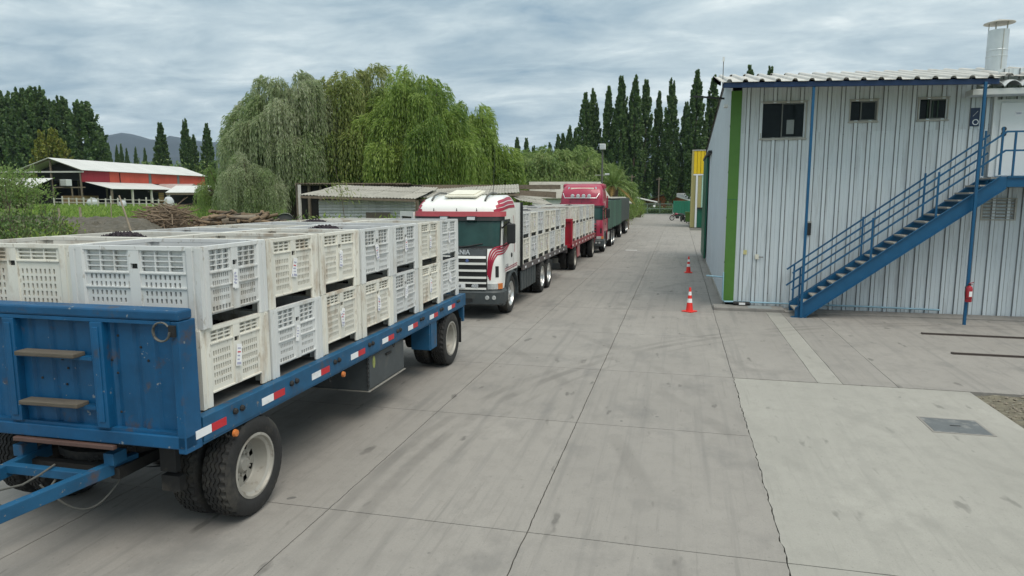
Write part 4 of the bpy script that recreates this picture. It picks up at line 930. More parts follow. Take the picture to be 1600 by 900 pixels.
    # louvre vent, wall boxes, pipe
    v = MB(); v.box(7.24, 7.28, WY-.06, WY, 2.40, 2.95); v.box(7.97, 8.01, WY-.06, WY, 2.40, 2.95); v.box(7.281, 7.969, WY-.06, WY, 2.40, 2.43); v.box(7.281, 7.969, WY-.06, WY, 2.92, 2.95); v = v.build('louvre_frame', alum, root)
    for k in range(6): MB().bar((7.282, WY-.035, 2.475+.08*k), (7.968, WY-.035, 2.475+.08*k), .05, .012, up=(0, .6, 1)).build('louvre_slat', alum, v)
    MB().box(3.24, 3.36, WY-.10, WY-.034, 1.98, 2.30).build('intercom_box', black, root, bevel=.01); MB().box(3.25, 3.37, WY-.05, WY-.034, 2.30, 2.34).build('box_back', rimm, root)
    MB().box(2.01, 2.10, WY-.09, WY-.034, 1.32, 1.45).build('junction_box', cream2, root, bevel=.008); MB().tube([(2.10, WY-.05, 1.38), (2.22, WY-.05, 1.38)], .012, 6).build('conduit', hose, root)
    MB().box(1.69, 1.80, WY-.038, WY-.034, 1.44, 1.56).build('warning_sticker', M('pale_yellow_sticker', (.6, .55, .25), .6), root)
    MB().tube([(WX-.03, WY-.08, .95), (WX-.03, WY-.08, .20), (WX+.02, WY-.10, .16), (2.2, WY-.10, .16), (4.9, WY-.10, .15), (6.5, WY-.10, .13)], .022, 8).build('water_pipe', pipeblue, root, smooth=60)
    MB().tube([(WX-.45, WY+.35, .80), (WX-.03, WY+.1, .80)], .022, 8).build('water_pipe', pipeblue, root, smooth=60)
    # small kerb slab at the wall foot with pads
    MB().box(.98, 2.74, 18.62, WY-.05, -.03, .075).build('kerb', conc, root, bevel=.01)
    MB().box(2.75, 27, 18.62, WY-.05, -.03, .03).build('kerb', conc, root, bevel=.01)
    MB().box(1.85, 2.45, 18.66, 19.1, .076, .082).build('pad', M('grey_pad', (.27, .29, .29), .8), root)
    MB().tube([(1.5, 19.1, .13), (1.92, 19.1, .13)], .055, 12).build('drain_roll', black, root, smooth=50); MB().box(1.64, 1.80, 19.035, 19.044, .10, .16).build('roll_label', paper, root)
    # sliding door leaf, lamp arms and aerial
    MB().box(WX-.13, WX-.05, 31.6, 35.7, .22, 4.7).build('sliding_door', dgreen, root, bevel=.01); MB().box(WX-.16, WX-.02, 29.5, 36, 4.72, 4.84).build('door_track', black, root)
    MB().bar((WX-.02, 22.2, 5.92), (WX-.95, 22.2, 6.02), .05).build('lamp_arm', black, root); MB().tube([(WX+.0, 22.0, 5.2), (WX-.55, 22.4, 5.25)], .02, 6).build('bracket', hose, root) if False else None
    MB().tube([(1.02, 19.5, 5.8), (1.02, 19.5, 6.6)], .010, 6).build('aerial', hose, root); MB().box(.995, 1.045, 19.48, 19.52, 6.52, 6.64).build('aerial_head', offwhite, root)
    MB().box(1.05, 1.15, WY-.25, WY-.05, 5.28, 5.36).build('camera_housing', offwhite, root, bevel=.01)
    return root
warehouse()
def staircase():
    root = thing('external_staircase', 'blue steel staircase with concrete treads up the warehouse wall', 'staircase', (2.90, 17.98, 0))
    n = 20; rise = 3.42/n; run = 4.24/n; D = .92
    for y in (0, D):
        mb = MB(); mb.prism([(-.02, y-.02, 0), (.20, y-.02, 0), (n*run+.10, y-.02, 3.16), (n*run+.10, y-.02, 3.43), (n*run-.05, y-.02, 3.43), (-.02, y-.02, .22)], (0, .04, 0)); mb.build('stringer', steelblue, root, bevel=.004)
        fl = MB(); s = -1 if y == 0 else 1
        fl.bar((.20, y+s*.04, .012), (n*run+.08, y+s*.04, 3.165), .06, .016); fl.bar((-.02, y+s*.04, .235), (n*run-.05, y+s*.04, 3.435), .06, .016); fl.build('flange', steelblue, root)
    for k in range(n):
        MB().box(run*k+.0, run*k+run+.045, .03, D-.03, rise*(k+1)-.035, rise*(k+1)).build('tread', tread_m, root, bevel=.004)
        if k % 1 == 0: MB().box(run*k+.01, run*k+run+.03, .022, D-.022, rise*(k+1)-.055, rise*(k+1)-.036).build('tread_tray', steelblue, root)
    sl_ = rise/run
    for y in (0, D):
        for h in (1.0, .58): MB().bar((-.12, y, h+.10), (n*run+.02, y, h+3.44), .038).build('handrail', steelblue, root)
        for x in (.06, 1.62, 2.95, 4.18): MB().box(x-.02, x+.02, y-.018, y+.018, x*sl_+.1, x*sl_+1.17).build('baluster', steelblue, root)
    # landing
    LX = n*run+.10
    mb = MB().box(LX, LX+6, -.02, 1.22, 3.20, 3.42).build('landing', steelblue, root, bevel=.006)
    MB().box(LX, LX+6, -.05, -.021, 3.405, 3.44).build('landing_lip', steelblue, mb)
    for h in (1.0, .58): MB().bar((n*run+.02, 0, h+3.44), (LX+6, 0, h+3.44), .038).build('handrail', steelblue, root)
    for x in (LX+.1, LX+1.2, LX+2.4, LX+3.6): MB().box(x-.02, x+.02, -.018, .018, 3.42, 4.45).build('baluster', steelblue, root)
    for x in (LX+1.6, LX+5): MB().box(x-.05, x+.05, .0, .1, 0, 3.2).build('landing_post', steelblue, root)
    MB().box(-.10, .26, -.06, .10, 0, .012).build('foot_plate', steelblue, root)
staircase()
def extinguisher():
    root = thing('fire_extinguisher', 'red fire extinguisher with white label hung on the blue canopy post', 'fire extinguisher', (6.585, 17.72, .56)); root.scale = (.76, .76, .76)
    MB().lathe([(.0, 0), (.085, 0), (.095, .02), (.095, .40), (.08, .46), (.035, .49), (.03, .52), (0, .52)], 24).build('cylinder', exting, root, smooth=40)
    MB().box(-.035, .035, -.03, .03, .50, .56).build('valve', black, root, bevel=.006); MB().bar((-.02, 0, .565), (.11, 0, .60), .02).build('lever', exting, root); MB().bar((-.02, 0, .535), (.09, 0, .535), .016).build('lever', exting, root)
    MB().tube([(-.03, 0, .52), (-.12, -.02, .46), (-.115, -.02, .30), (-.10, -.02, .12)], .012, 8).build('discharge_hose', black, root, smooth=60)
    g = [[(.0965*sin(a), -.0965*cos(a), z) for a in np.linspace(-.25, .75, 8)] for z in (.17, .33)]; MB().grid(g).build('instruction_label', paper, root, smooth=60)
    g = [[(.0965*sin(a), -.0965*cos(a), z) for a in np.linspace(-3.1, 3.1, 24)] for z in (.10, .115)]; MB().grid(g).build('strap', black, root, smooth=60)
extinguisher()
s = thing('wall_sign', 'dark blue safety sign on the ribbed wall left of the upper door', 'sign', (6.93, WY-.045, 4.90))
MB().box(-.10, .10, -.012, 0, -.22, .22).build('sign_plate', M('sign_navy', (.01, .03, .08), .4), s); MB().lathe([(.05, -.016), (.07, -.016), (.07, -.012)], 18, 'y', 0, (.02, 0, -.12)).build('pictogram', rwhite, s); MB().bar((-.05, -.015, .02), (.05, -.015, .14), .03, .006).build('pictogram', rwhite, s)
def cone(label, loc):
    root = thing('traffic_cone', label, 'traffic cone', loc, random.uniform(0, 1), 'traffic cones beside the warehouse'); root.scale = (.87, .87, .87)
    MB().box(-.17, .17, -.17, .17, 0, .035).build('base', coneo, root, bevel=.012)
    R = lambda z: .105-.078*(z-.035)/.70
    for z0, z1, m, nm in ((.035, .28, coneo, 'cone_body'), (.28, .40, conew, 'white_band'), (.40, .50, coneo, 'cone_body'), (.50, .61, conew, 'white_band'), (.61, .735, coneo, 'cone_tip')):
        mb = MB().lathe([(R(z0), z0), (R(z1), z1)] + ([(.018, z1+.002), (.0, z1-.01)] if nm == 'cone_tip' else []), 24); mb.build(nm, m, root, smooth=40)
cone('nearer orange traffic cone with two white bands', (.345, 18.2, 0)); cone('farther orange traffic cone with white bands, by the warehouse side wall', (.43, 27.6, 0))
def floor_rail(label, x0, y, x1, rz):
    root = thing('floor_rail', label, 'steel rail', (x0, y, 0), rz)
    m = M('rusty_rail', (.055, .042, .036), .75, var=.3, spots=(.05, .045, .04)); L = x1-x0
    MB().box(0, L, -.055, .055, 0, .010).build('flange', m, root); MB().box(.05, L, -.022, .022, .010, .032).build('web', m, root, bevel=.005); MB().box(.0, .05, -.05, .05, .010, .03).build('end_stop', m, root)
floor_rail('rusty steel rail lying on the concrete, nearer the staircase wall', 5.25, 16.4, 12, -.02); floor_rail('rusty steel rail lying on the concrete, nearer the gravel', 5.16, 14.42, 12, -.02)
def manhole():
    root = thing('manhole_cover', 'square grey steel inspection cover set in the pale concrete', 'manhole cover', (3.61, 9.77, 0))
    g = M('worn_grey_cover', (.115, .125, .13), .6, var=.2, scale=5, spots=(.32, .31, .29), spot_amt=.7, spot_scale=3.5, spot_lo=.56)
    MB().box(-.33, .33, -.29, .29, -.005, .008).build('cover_plate', g, root, bevel=.003)
    for a, b, c, d in ((-.36, .36, -.32, -.292), (-.36, .36, .292, .32), (-.36, -.332, -.291, .291), (.332, .36, -.291, .291)): MB().box(a, b, c, d, -.005, .006).build('cover_frame', conc, root)
    MB().box(-.06, .06, -.012, .012, .008, .0115).build('lifting_slot', chass, root)
manhole()
tag(MB().box(-2.83, -2.2, 38.36, 38.52, -.01, .004).build('road_mark', conew), 'small white painted dash on the lane beside the trucks', 'road marking')

# ------------------------------------------------------------------ yellow building, gate and what stands by it
def yellow_building():
    root = thing('yellow_building', 'building with yellow upper panel and olive walls behind the warehouse', 'building', (1.05, 68, 0))
    MB().box(.05, 14, .1, 5, 0, 7.2).build('wall_core', beige, root)
    for k in range(9): MB().box(.18+.32*k, .18+.32*k+.29, -.03, .08, 5.06, 7.2).build('yellow_sheet', yellow, root, bevel=.02)
    MB().box(.0, .17, -.05, .1, 0, 7.22).build('corner_trim', beige, root); MB().box(.0, 3, -.06, .1, 7.22, 7.32).build('coping', alum, root)
    MB().box(.16, 3, -.04, .08, 4.92, 5.05).build('band', offwhite, root)
    MB().box(.42, .60, -.10, .08, 0, 4.91).build('white_column', offwhite, root)
    MB().box(.18, .41, .0, .09, 0, 4.91).build('olive_sheet', beige, root); MB().box(.62, .95, .0, .09, 1.9, 4.91).build('olive_sheet', beige, root)
    MB().box(.97, 2.4, .02, .09, 1.9, 4.91).build('pale_window', pgreen, root); MB().box(.62, 2.4, .0, .09, 0, 1.75).build('green_door', dgreen, root); MB().box(.61, 2.4, -.12, .09, 1.76, 1.89).build('lintel', chass, root)
yellow_building()
def gate():
    root = thing('yard_gate', 'wide green tubular gate with two round white discs at the end of the yard', 'gate', (-7.1, 113, 0))
    w = 8.2
    for z in (.15, .95, 1.72): MB().bar((0, 0, z), (w, 0, z), .09).build('gate_rail', gatem, root)
    for x in (0, 2.1, 4.1, 6.1, 8.2): MB().bar((x, 0, .1), (x, 0, 1.78), .09).build('gate_stile', gatem, root)
    for x in (.65, 3.2): MB().lathe([(0, -.05), (.18, -.05), (.18, -.04)], 16, 'y', 0, (x, 0, 1.38)).build('white_disc', conew, root)
    MB().box(-.75, -.1, -.05, .05, 0, 1.85).build('gate_post', gatem, root); MB().box(-1.3, -.85, -.2, .2, 0, 1.8).build('gate_pillar', whitepost, root)
    me = MB()
    for k in range(40): me.bar((k*.205, .02, .15), (k*.205, .02, 1.7), .012)
    tag(me.build('mesh_wire', gatem, root), kind='stuff')
gate()
def hedge():
    for i in range(5):
        x = -9+2.6*i; o = plant(SH_H, 'hedge_bush', f'dark clipped hedge bush behind the yard gate, {ORD[i]} from the left', 'hedge', 'hedge behind the gate', 1000, 118, (1, 1, 1), trunkname='stem'); o.location = (x, 118, 0)
def gshed():
    root = thing('green_shed', 'dark green corrugated metal enclosure beside the gate', 'shed', (.0, 108, 0))
    for k in range(9): MB().box(-.9+.42*k, -.9+.42*k+.4, -.03, .03, 0, 2.25).build('green_sheet', M('teal_green_sheet', (.012, .15, .085), .5, var=.1, rand=.05), root, bevel=.03)
    MB().box(-.9, 2.9, .04, 2.4, 0, 2.15).build('enclosure', dgreen, root)
gshed()
def house():
    root = thing('brick_house', 'low orange brick house with white roof behind the gate', 'house', (*at(1042, 140), 0), radians(-38))
    MB().prism([(-6.2, 0, 0), (6, 0, 0), (6, 0, 1.9), (0, 0, 3.35), (-6.2, 0, 1.6)], (0, 14, 0)).build('wall', orange, root)
    wr = M('white_roof', (.66, .66, .64), .6, var=.06)
    MB().prism([(-.2, -.5, 3.37), (6.8, -.5, 1.75), (6.8, -.5, 1.9), (-.2, -.5, 3.55)], (0, 15, 0)).build('roof_slope', wr, root); MB().prism([(-.2, -.5, 3.37), (-7.2, -.5, 1.45), (-7.2, -.5, 1.6), (-.2, -.5, 3.55)], (0, 15, 0)).build('roof_slope', timber, root)
    MB().box(-3, -1.8, -.05, .0, .2, 2).build('door', timber, root); MB().box(1.2, 2.4, -.05, 0, .9, 1.9).build('window', glass, root)
house()
r_ = thing('open_shed', 'small white-roofed open shelter left of the brick house', 'shelter', (*at(1006, 128), 0))
MB().prism([(-1.8, 0, 2.6), (2.2, 0, 1.75), (2.2, 0, 1.9), (-1.8, 0, 2.8)], (0, 5, 0)).build('roof', M('white_roof', (.66, .66, .64)), r_)
for x in (-1.6, 1.8): MB().box(x, x+.15, .1, .25, 0, 2.5 if x < 0 else 1.8).build('post', whitepost, r_)
MB().box(-1.4, 1.9, 4.7, 4.8, 0, 1.8).build('back_wall', timber, r_)
def motorbike(label, px, d, rz, col):
    x, y = at(px, d); root = thing('motorcycle', label, 'motorcycle', (x, y, 0), rz, 'motorcycles parked by the green bin')
    for q in (-.65, .65):
        MB().lathe([(.22, -.05), (.30, -.05), (.31, 0), (.30, .05), (.22, .05), (.22, -.05)], 22, 'y', 0, (q, 0, .31)).build('wheel', black, root)
        mb = MB()
        for k in range(6): mb.bar((q, 0, .31), (q+.24*cos(k*1.05), 0, .31+.24*sin(k*1.05)), .02)
        mb.build('spokes', hose, root)
    MB().box(-.22, .2, -.14, .14, .25, .55).build('engine', chass, root, bevel=.05); MB().tube([(-.05, 0, .78), (.2, 0, .80), (.35, 0, .72)], [.10, .16, .08], 12).build('fuel_tank', col, root, smooth=50)
    MB().tube([(-.7, 0, .80), (-.3, 0, .76), (-.05, 0, .76)], [.06, .12, .10], 10).build('saddle', black, root, smooth=50); MB().bar((.65, 0, .31), (.42, 0, .95), .07).build('fork', chrome, root); MB().tube([(.36, -.35, 1.0), (.42, 0, .95), (.36, .35, 1.0)], .02, 6).build('handlebar', black, root)
    MB().box(.35, .75, -.1, .1, .62, .66).build('mudguard', col, root); MB().lathe([(0, .08), (.08, .06), (.09, 0)], 12, 'x', 0, (.5, 0, .85)).build('headlamp', lens, root); MB().box(-.6, .4, -.06, .06, .5, .62).build('frame', chass, root)
motorbike('dark motorcycle with red tank parked left of the other by the green bin', 1057, 84, pi+.3, M('bike_red', (.2, .02, .04), .3)); motorbike('black motorcycle parked against the green bin', 1066, 80, pi/2+.3, black)
r_ = thing('waste_bin', 'square olive green waste container near the yellow building', 'waste container', (*at(1078, 76), 0))
MB().prism([(-.55, -.45, .15), (.55, -.45, .15), (.62, -.5, 1.15), (-.62, -.5, 1.15)], (0, .95, 0)).build('container', bin_g, r_, bevel=.04); MB().box(-.66, .66, -.54, .5, 1.152, 1.24).build('lid', bin_g, r_, bevel=.03)
for x in (-.45, .45): MB().lathe([(0, -.04), (.09, -.04), (.09, .04), (0, .04)], 12, 'x', 0, (x, -.3, .09)).build('castor', black, r_)
MB().lathe([(.0, .0), (.1, .0), (.1, .3), (0, .3)], 12, 'z', 0, (.1, 0, 1.24)).build('white_tub', paper, r_); MB().lathe([(0, -.02), (.09, -.02), (.09, 0)], 14, 'y', 0, (.1, -.48, .85)).build('round_port', black, r_)
def pole(label, px, d, h, lamp=False):
    x, y = at(px, d); z = gz(x, y); root = thing('lamp_post' if lamp else 'utility_pole', label, 'lamp post' if lamp else 'utility pole', (x, y, z))
    MB().tube([(0, 0, 0), (0, 0, h)], [.12, .08], 10).build('post', hose if lamp else timber, root, smooth=60)
    if lamp:
        MB().box(-.25, .3, -.35, .1, h-.1, h+.45).build('floodlight', offwhite, root, bevel=.04); MB().box(-.2, .25, -.36, -.351, h-.05, h+.4).build('lamp_glass', lens, root)
        MB().box(-.7, .7, -.05, .05, h*.66, h*.66+.07).build('cross_arm', alum, root); MB().box(.3, .7, -.15, .1, h*.66+.07, h*.66+.2).build('camera_housing', offwhite, root)
    else: MB().box(-.5, .5, -.05, .05, h-.4, h-.28).build('cross_arm', timber, root)
    return Vector((x, y, z+h))
pole('tall grey lamp post with square floodlight beside the palm', 939, 68, 7.6, True)
p1 = pole('wooden utility pole right of the palm', 985, 108, 6.3); p2 = pole('wooden utility pole standing behind the gate', 1027, 118, 6.2)
wv = [(p1*(1-t)+p2*t)+Vector((0, 0, -.4-.5*sin(pi*t))) for t in np.linspace(0, 1, 9)]; tag(MB().tube(wv, .015, 4).build('power_line', black), 'thin black power line sagging between two wooden poles', 'power line')

# ------------------------------------------------------------------ trees and plants
def leaves(cent, dirs, L, Wd, mats, rngl, jitter=.6):
    """quads along dirs at cent; arrays. returns mesh data"""
    n = len(cent); d = dirs/np.maximum(1e-6, np.linalg.norm(dirs, axis=1, keepdims=True)); d = d+rngl.normal(0, jitter, (n, 3)); d /= np.linalg.norm(d, axis=1, keepdims=True)
    u = rngl.normal(0, 1, (n, 3)); s = np.cross(d, u); s /= np.maximum(1e-6, np.linalg.norm(s, axis=1, keepdims=True))
    l = (L*rngl.uniform(.6, 1.3, n))[:, None]; w = (Wd*rngl.uniform(.7, 1.3, n))[:, None]
    return np.stack([cent-d*l/2, cent+s*w/2, cent+d*l/2, cent-s*w/2], 1).reshape(-1, 3)
def leafmesh(name, V, mats, mi):
    n = len(V)//4; me = bpy.data.meshes.new(name); me.vertices.add(len(V)); me.vertices.foreach_set('co', V.astype(np.float32).ravel())
    me.loops.add(len(V)); me.loops.foreach_set('vertex_index', np.arange(len(V), dtype=np.int32)); me.polygons.add(n)
    me.polygons.foreach_set('loop_start', np.arange(0, len(V), 4, dtype=np.int32)); 
    for m in mats: me.materials.append(m)
    me.polygons.foreach_set('material_index', mi.astype(np.int32)); me.update(calc_edges=True); return me
def poplar_mesh(seed, R, H, nb, per, leaf, key, base=.04, tp=.85):
    g = np.random.default_rng(seed); C = []; D = []; MI = []; mb = MB()
    mb.tube([(0, 0, 0), (.1, 0, H*.5), (0, .1, H*.95)], [H*.013, H*.008, .03], 8)
    prof = lambda t: R*(.55+.45*np.sin(np.clip(t*1.25, 0, 1)*pi*.62))*np.clip((1.0-t)/.62, 0, 1)**tp
    for b in range(nb):
        t0 = base+(.93-base)*(b+.5)/nb; a = b*2.4+g.uniform(-.4, .4); L = H*g.uniform(.10, .22)*(1-.5*t0); t1 = min(1.02, t0+L/H)
        r1 = prof((t0+t1)/2)*g.uniform(.75, 1.12); tip = np.array([r1*cos(a), r1*sin(a), t1*H]); st = np.array([0, 0, t0*H])
        if b % 2 == 0: mb.tube([st, st*.5+tip*.5+np.array([r1*cos(a), r1*sin(a), -L*.2])*.15, tip], [.06, .04, .012], 4)
        u = g.uniform(.12, 1.05, per)**.8; p = st+(tip-st)*u[:, None]+np.array([cos(a), sin(a), 0])*(r1*.22*np.sin(u*pi))[:, None]
        sp = np.array([.30, .30, .6])*(R*.42)*(1.05-.85*t0); p = p+g.normal(0, 1, (per, 3))*sp*(1.05-u*.6)[:, None]; C.append(p); D.append(np.tile(tip-st+np.array([0, 0, L]), (per, 1))); MI.append(np.full(per, g.choice([0, 0, 1, 2]))*0+g.choice([0, 0, 1, 2], per))
    C = np.concatenate(C); D = np.concatenate(D); MI = np.concatenate(MI)
    C[:, 2] = np.maximum(C[:, 2], .4)
    V = leaves(C, D, leaf, leaf*.75, None, g, .7)
    return mb.mesh('trunk', barkm, 60), leafmesh('crown', V, LEAF[key], MI)
def willow_mesh(seed, R, H, tufts, per, key, L=(2., 4.5), mix=(0, 0, 1, 2), nl=17, leaf=.38, low=.25):
    g = np.random.default_rng(seed); C = []; D = []; MI = []; mb = MB()
    mb.tube([(0, 0, 0), (.2, 0, H*.2), (.1, .2, H*.38)], [.55, .42, .34], 10)
    for k in range(tufts):
        # tuft top on a lumpy dome, a few inside it
        el = np.arcsin(g.uniform(low, 1)); a = k*2.399+g.uniform(-.5, .5); sh = g.uniform(.70, 1.06) if k % 4 else g.uniform(.35, .7)
        c = np.array([R*cos(el)*cos(a)*sh, R*cos(el)*sin(a)*sh, H*.32+H*.66*sin(el)*sh])
        st = np.array([.1, .1, H*.34]); md = st*.5+c*.5+np.array([0, 0, H*.08])
        mb.tube([st, md, c], [.16, .10, .03], 5)
        out = np.array([cos(a), sin(a), 0]); tr = R*g.uniform(.12, .21); tone = g.choice(mix)
        for s in range(per):
            b = g.uniform(0, 2*pi); q = sqrt(g.uniform(0, 1))*tr; top = c+np.array([q*cos(b), q*sin(b), -q*q/tr*.55+g.uniform(-.2, .35)])
            ln = g.uniform(*L)*(.8+.4*(q/tr)); ln = min(ln, top[2]-.3); o2 = np.array([cos(b), sin(b), 0])*.5*q/tr+out*.35
            t = (np.arange(nl)+g.uniform(0, 1, nl))/nl
            p = top+o2*(1-np.exp(-t*3))[:, None]*.9+np.array([0, 0, -1])*(ln*(t**1.25))[:, None]+np.array([0, 0, .35])*np.sin(np.clip(t*4, 0, pi))[:, None]
            d = o2*np.exp(-t*3)[:, None]*2+np.array([0, 0, -1.2])*(t+.15)[:, None]
            C.append(p+g.normal(0, .05, p.shape)); D.append(d); MI.append(np.where(g.uniform(size=nl) < .7, tone, g.integers(0, 3, nl)))
    C = np.concatenate(C); D = np.concatenate(D); MI = np.concatenate(MI); V = leaves(C, D, leaf, leaf*.20, None, g, .16)
    return mb.mesh('trunk', barkm, 60), leafmesh('crown', V, LEAF[key], MI)
def shrub_mesh(seed, R, H, n, per, leaf, key, aspect=.5, up=.6):
    g = np.random.default_rng(seed); C = []; D = []; mb = MB()
    for k in range(n):
        a = g.uniform(0, 2*pi); q = sqrt(g.uniform(0, 1)); t = np.array([R*q*cos(a), R*q*sin(a), H*(1-.55*q*q)*g.uniform(.55, 1.1)]); b = np.array([t[0]*.25, t[1]*.25, 0])
        mb.tube([b, (b+t)/2+np.array([0, 0, H*.08]), t], [.03*H/3, .018*H/3, .006], 4)
        u = g.uniform(.2, 1.03, per)[:, None]; p = b+(t-b)*u+g.normal(0, 1, (per, 3))*np.array([.13, .13, .10])*R*.9; C.append(p); D.append(np.tile((t-b)*np.array([1, 1, up*2]), (per, 1)))
    C = np.concatenate(C); D = np.concatenate(D); C[:, 2] = np.maximum(C[:, 2], .05); V = leaves(C, D, leaf, leaf*aspect, None, g, .55)
    return mb.mesh('stem', barkm), leafmesh('crown', V, LEAF[key], g.choice([0, 0, 1, 2], len(C)))
def plant(meshes, name, label, cat, group, px, d, sc=(1, 1, 1), rz=None, trunkname='trunk', z=None):
    x, y = at(px, d); root = thing(name, label, cat, (x, y, gz(x, y) if z is None else z), random.uniform(0, 6.28) if rz is None else rz, group); root.scale = sc
    link(trunkname, meshes[0], root); link('crown', meshes[1], root); return root
POP = [poplar_mesh(s, 2.05, 26, 115, 88, .50, 'poplar', b, .66) for s, b in ((11, .05), (12, .07), (13, .04))]
BPOP = [poplar_mesh(s, 4.8, 24, 130, 95, .72, 'poplar', .06, .52) for s in (21, 22, 23)]
def topscale(px, py, d, H):
    x, y = at(px, d); return (zat(py, d)-gz(x, y))/H
row = [(897, 205, 150, 1.0), (912, 152, 140, 1.25), (924, 146, 142, 1.2), (947, 143, 140, 1.05), (966, 128, 138, 1.15), (987, 126, 138, 1.1), (1004, 134, 140, 1.15), (1024, 150, 144, .9), (1043, 131, 138, 1.05), (1066, 166, 146, 1.2), (1081, 119, 136, 1.2), (1106, 126, 138, 1.2)]
for i, (px, py, d, w) in enumerate(row):
    s = topscale(px, py, d, 26); plant(POP[i % 3], 'poplar_tree', f'tall slim dark poplar, {ORD[i]} from the left in the row beyond the gate', 'tree', 'poplars beyond the gate', px, d, (s*w, s*w, s))
for i, (px, py) in enumerate(((1160, 113), (1191, 114))):
    s = topscale(px, py, 132, 26); plant(POP[i], 'poplar_tree', f'{ORD[i]} of two poplar tips showing above the warehouse roof from the left', 'tree', 'poplars beyond the gate', px, 132, (s, s, s))
for i, (px, py, d) in enumerate(((808, 218, 190), (822, 219, 190), (833, 230, 200), (871, 214, 180), (878, 212, 180), (888, 200, 175), (858, 226, 190))):
    s = topscale(px, py, d, 26); plant(POP[i % 3], 'poplar_tree', f'small far poplar, {ORD[i]} planted of the group right of the willows', 'tree', 'far poplars right of the willows', px, d, (s*1.3, s*1.3, s))
for i, (px, py, d, w) in enumerate(((-40, 140, 150, 1), (-5, 156, 150, 1), (28, 150, 152, 1.), (52, 146, 150, .9), (76, 142, 150, .95), (92, 160, 154, .8), (112, 158, 150, .95), (146, 162, 150, 1.1), (168, 200, 156, .7))):
    s = topscale(px, py, d, 24); plant(BPOP[i % 3], 'broad_poplar_tree', f'broad dark poplar, {ORD[i]} from the left in the tall grove behind the barn', 'tree', 'poplar grove behind the barn', px, d, (s*w, s*w, s))
for i, (px, py, d, w) in enumerate(((180, 226, 210, 1.2), (193, 229, 215, .9), (200, 228, 220, .9), (208, 234, 215, .9), (222, 232, 215, .9), (236, 234, 220, .9), (262, 196, 160, 1.6), (300, 190, 160, 1.25), (312, 214, 165, 1.2), (333, 197, 160, 1.35), (366, 196, 150, 1.5), (378, 208, 150, 1.4))):
    s = topscale(px, py, d, 26); plant(POP[(i+1) % 3], 'poplar_tree', f'poplar against the hills, {ORD[i]} from the left between grove and willows', 'tree', 'poplars against the hills', px, d, (s*w, s*w, s))
ys_ = poplar_mesh(31, 2.6, 9, 46, 60, .45, 'yellow', .08)
for i, (px, py) in enumerate(((80, 206), (98, 203), (112, 222))):
    s = topscale(px, py, 128, 9); plant(ys_, 'young_tree', f'yellow-green young tree behind the barn roof, {ORD[i]} from the left', 'tree', 'yellowing young trees', px, 128, (s*.8, s*.8, s))
def wil(m, label, px, d, py, H, wsc=1.):
    s = topscale(px, py, d, H); plant(m, 'willow_tree', label, 'tree', 'weeping willows behind the sheds', px, d, (s*wsc, s*wsc, s))
wil(willow_mesh(41, 5.4, 12, 74, 92, 'silver', (1.8, 4.0)), 'large weeping willow with silvery grey-green foliage, leftmost of the big three', 458, 56, 106, 12, .82)
wil(willow_mesh(42, 5.0, 13, 68, 88, 'olive', (2, 4.5)), 'tallest weeping willow with olive-brown foliage between two others', 552, 60, 97, 13, 1.05)
wil(willow_mesh(43, 5.5, 12, 76, 92, 'fresh', (2, 4.8)), 'big weeping willow with bright fresh green foliage, behind the middle of the sheds', 655, 57, 113, 12, .90)
fw = willow_mesh(44, 4.4, 10, 56, 70, 'fresh', (2, 4.5))
wil(fw, 'lower bright green willow on the right shoulder of the willow clump', 735, 60, 168, 10, .95)
wil(willow_mesh(45, 3.4, 7, 44, 60, 'silver', (1.6, 3.6), leaf=.28), 'smaller drooping silvery willow beside the log heap', 394, 50, 240, 7, .85)
wil(willow_mesh(46, 2.6, 5, 30, 36, 'shrub', (1.2, 2.6), leaf=.24), 'low feathery green willow in front of the barn end', 350, 56, 262, 5, .8)
wil(willow_mesh(47, 4, 8, 34, 34, 'olive', (1.6, 3.4)), 'round dark weeping willow behind the brick house', 1058, 150, 262, 8, 1.05)
SH = [shrub_mesh(51, 3.6, 5.5, 60, 60, .34, 'shrub', .35), shrub_mesh(52, 3.4, 5, 60, 60, .34, 'fresh', .3)]
for i, (px, py, d, k, w) in enumerate(((820, 262, 78, 0, 1.1), (852, 262, 78, 0, 1), (884, 258, 78, 0, 1.1), (912, 262, 78, 0, 1.0), (930, 272, 80, 0, .8), (790, 240, 76, 1, .8), (243, 243, 165, 0, 1.3), (275, 240, 165, 0, 1.5), (312, 240, 160, 0, 1.5), (352, 250, 160, 0, 1.3), (970, 301, 72, 0, .7), (984, 292, 90, 1, .6), (996, 300, 96, 1, .6), (18, 246, 75, 0, 1.2), (-20, 240, 75, 0, 1.3))):
    s = topscale(px, py, d, 5.6)
    where = ['right of the willow clump', 'behind the red roof and the hills', 'beside the palm and gate', 'at the left edge near the barn'][0 if i < 6 else 1 if i < 10 else 2 if i < 13 else 3]
    plant(SH[k], 'bush', f'pale feathery green bush {where}, {ORD[i if i < 6 else i-6 if i < 10 else i-10 if i < 13 else i-13]} built of its clump', 'bush', 'feathery bushes', px, d, (s*w, s*w, s), trunkname='stem')
wb = willow_mesh(48, 3.6, 6, 44, 56, 'shrub', (1.2, 2.8), leaf=.34)
for i, (px, py, w) in enumerate(((806, 240, 1.1), (838, 230, 1.15), (868, 224, 1.15), (897, 236, 1.2), (922, 252, 1.0))): wil(wb, f'feathery pale green willow right of the big willow clump, {ORD[i]} from the left', px, 83+i, py, 6, w)
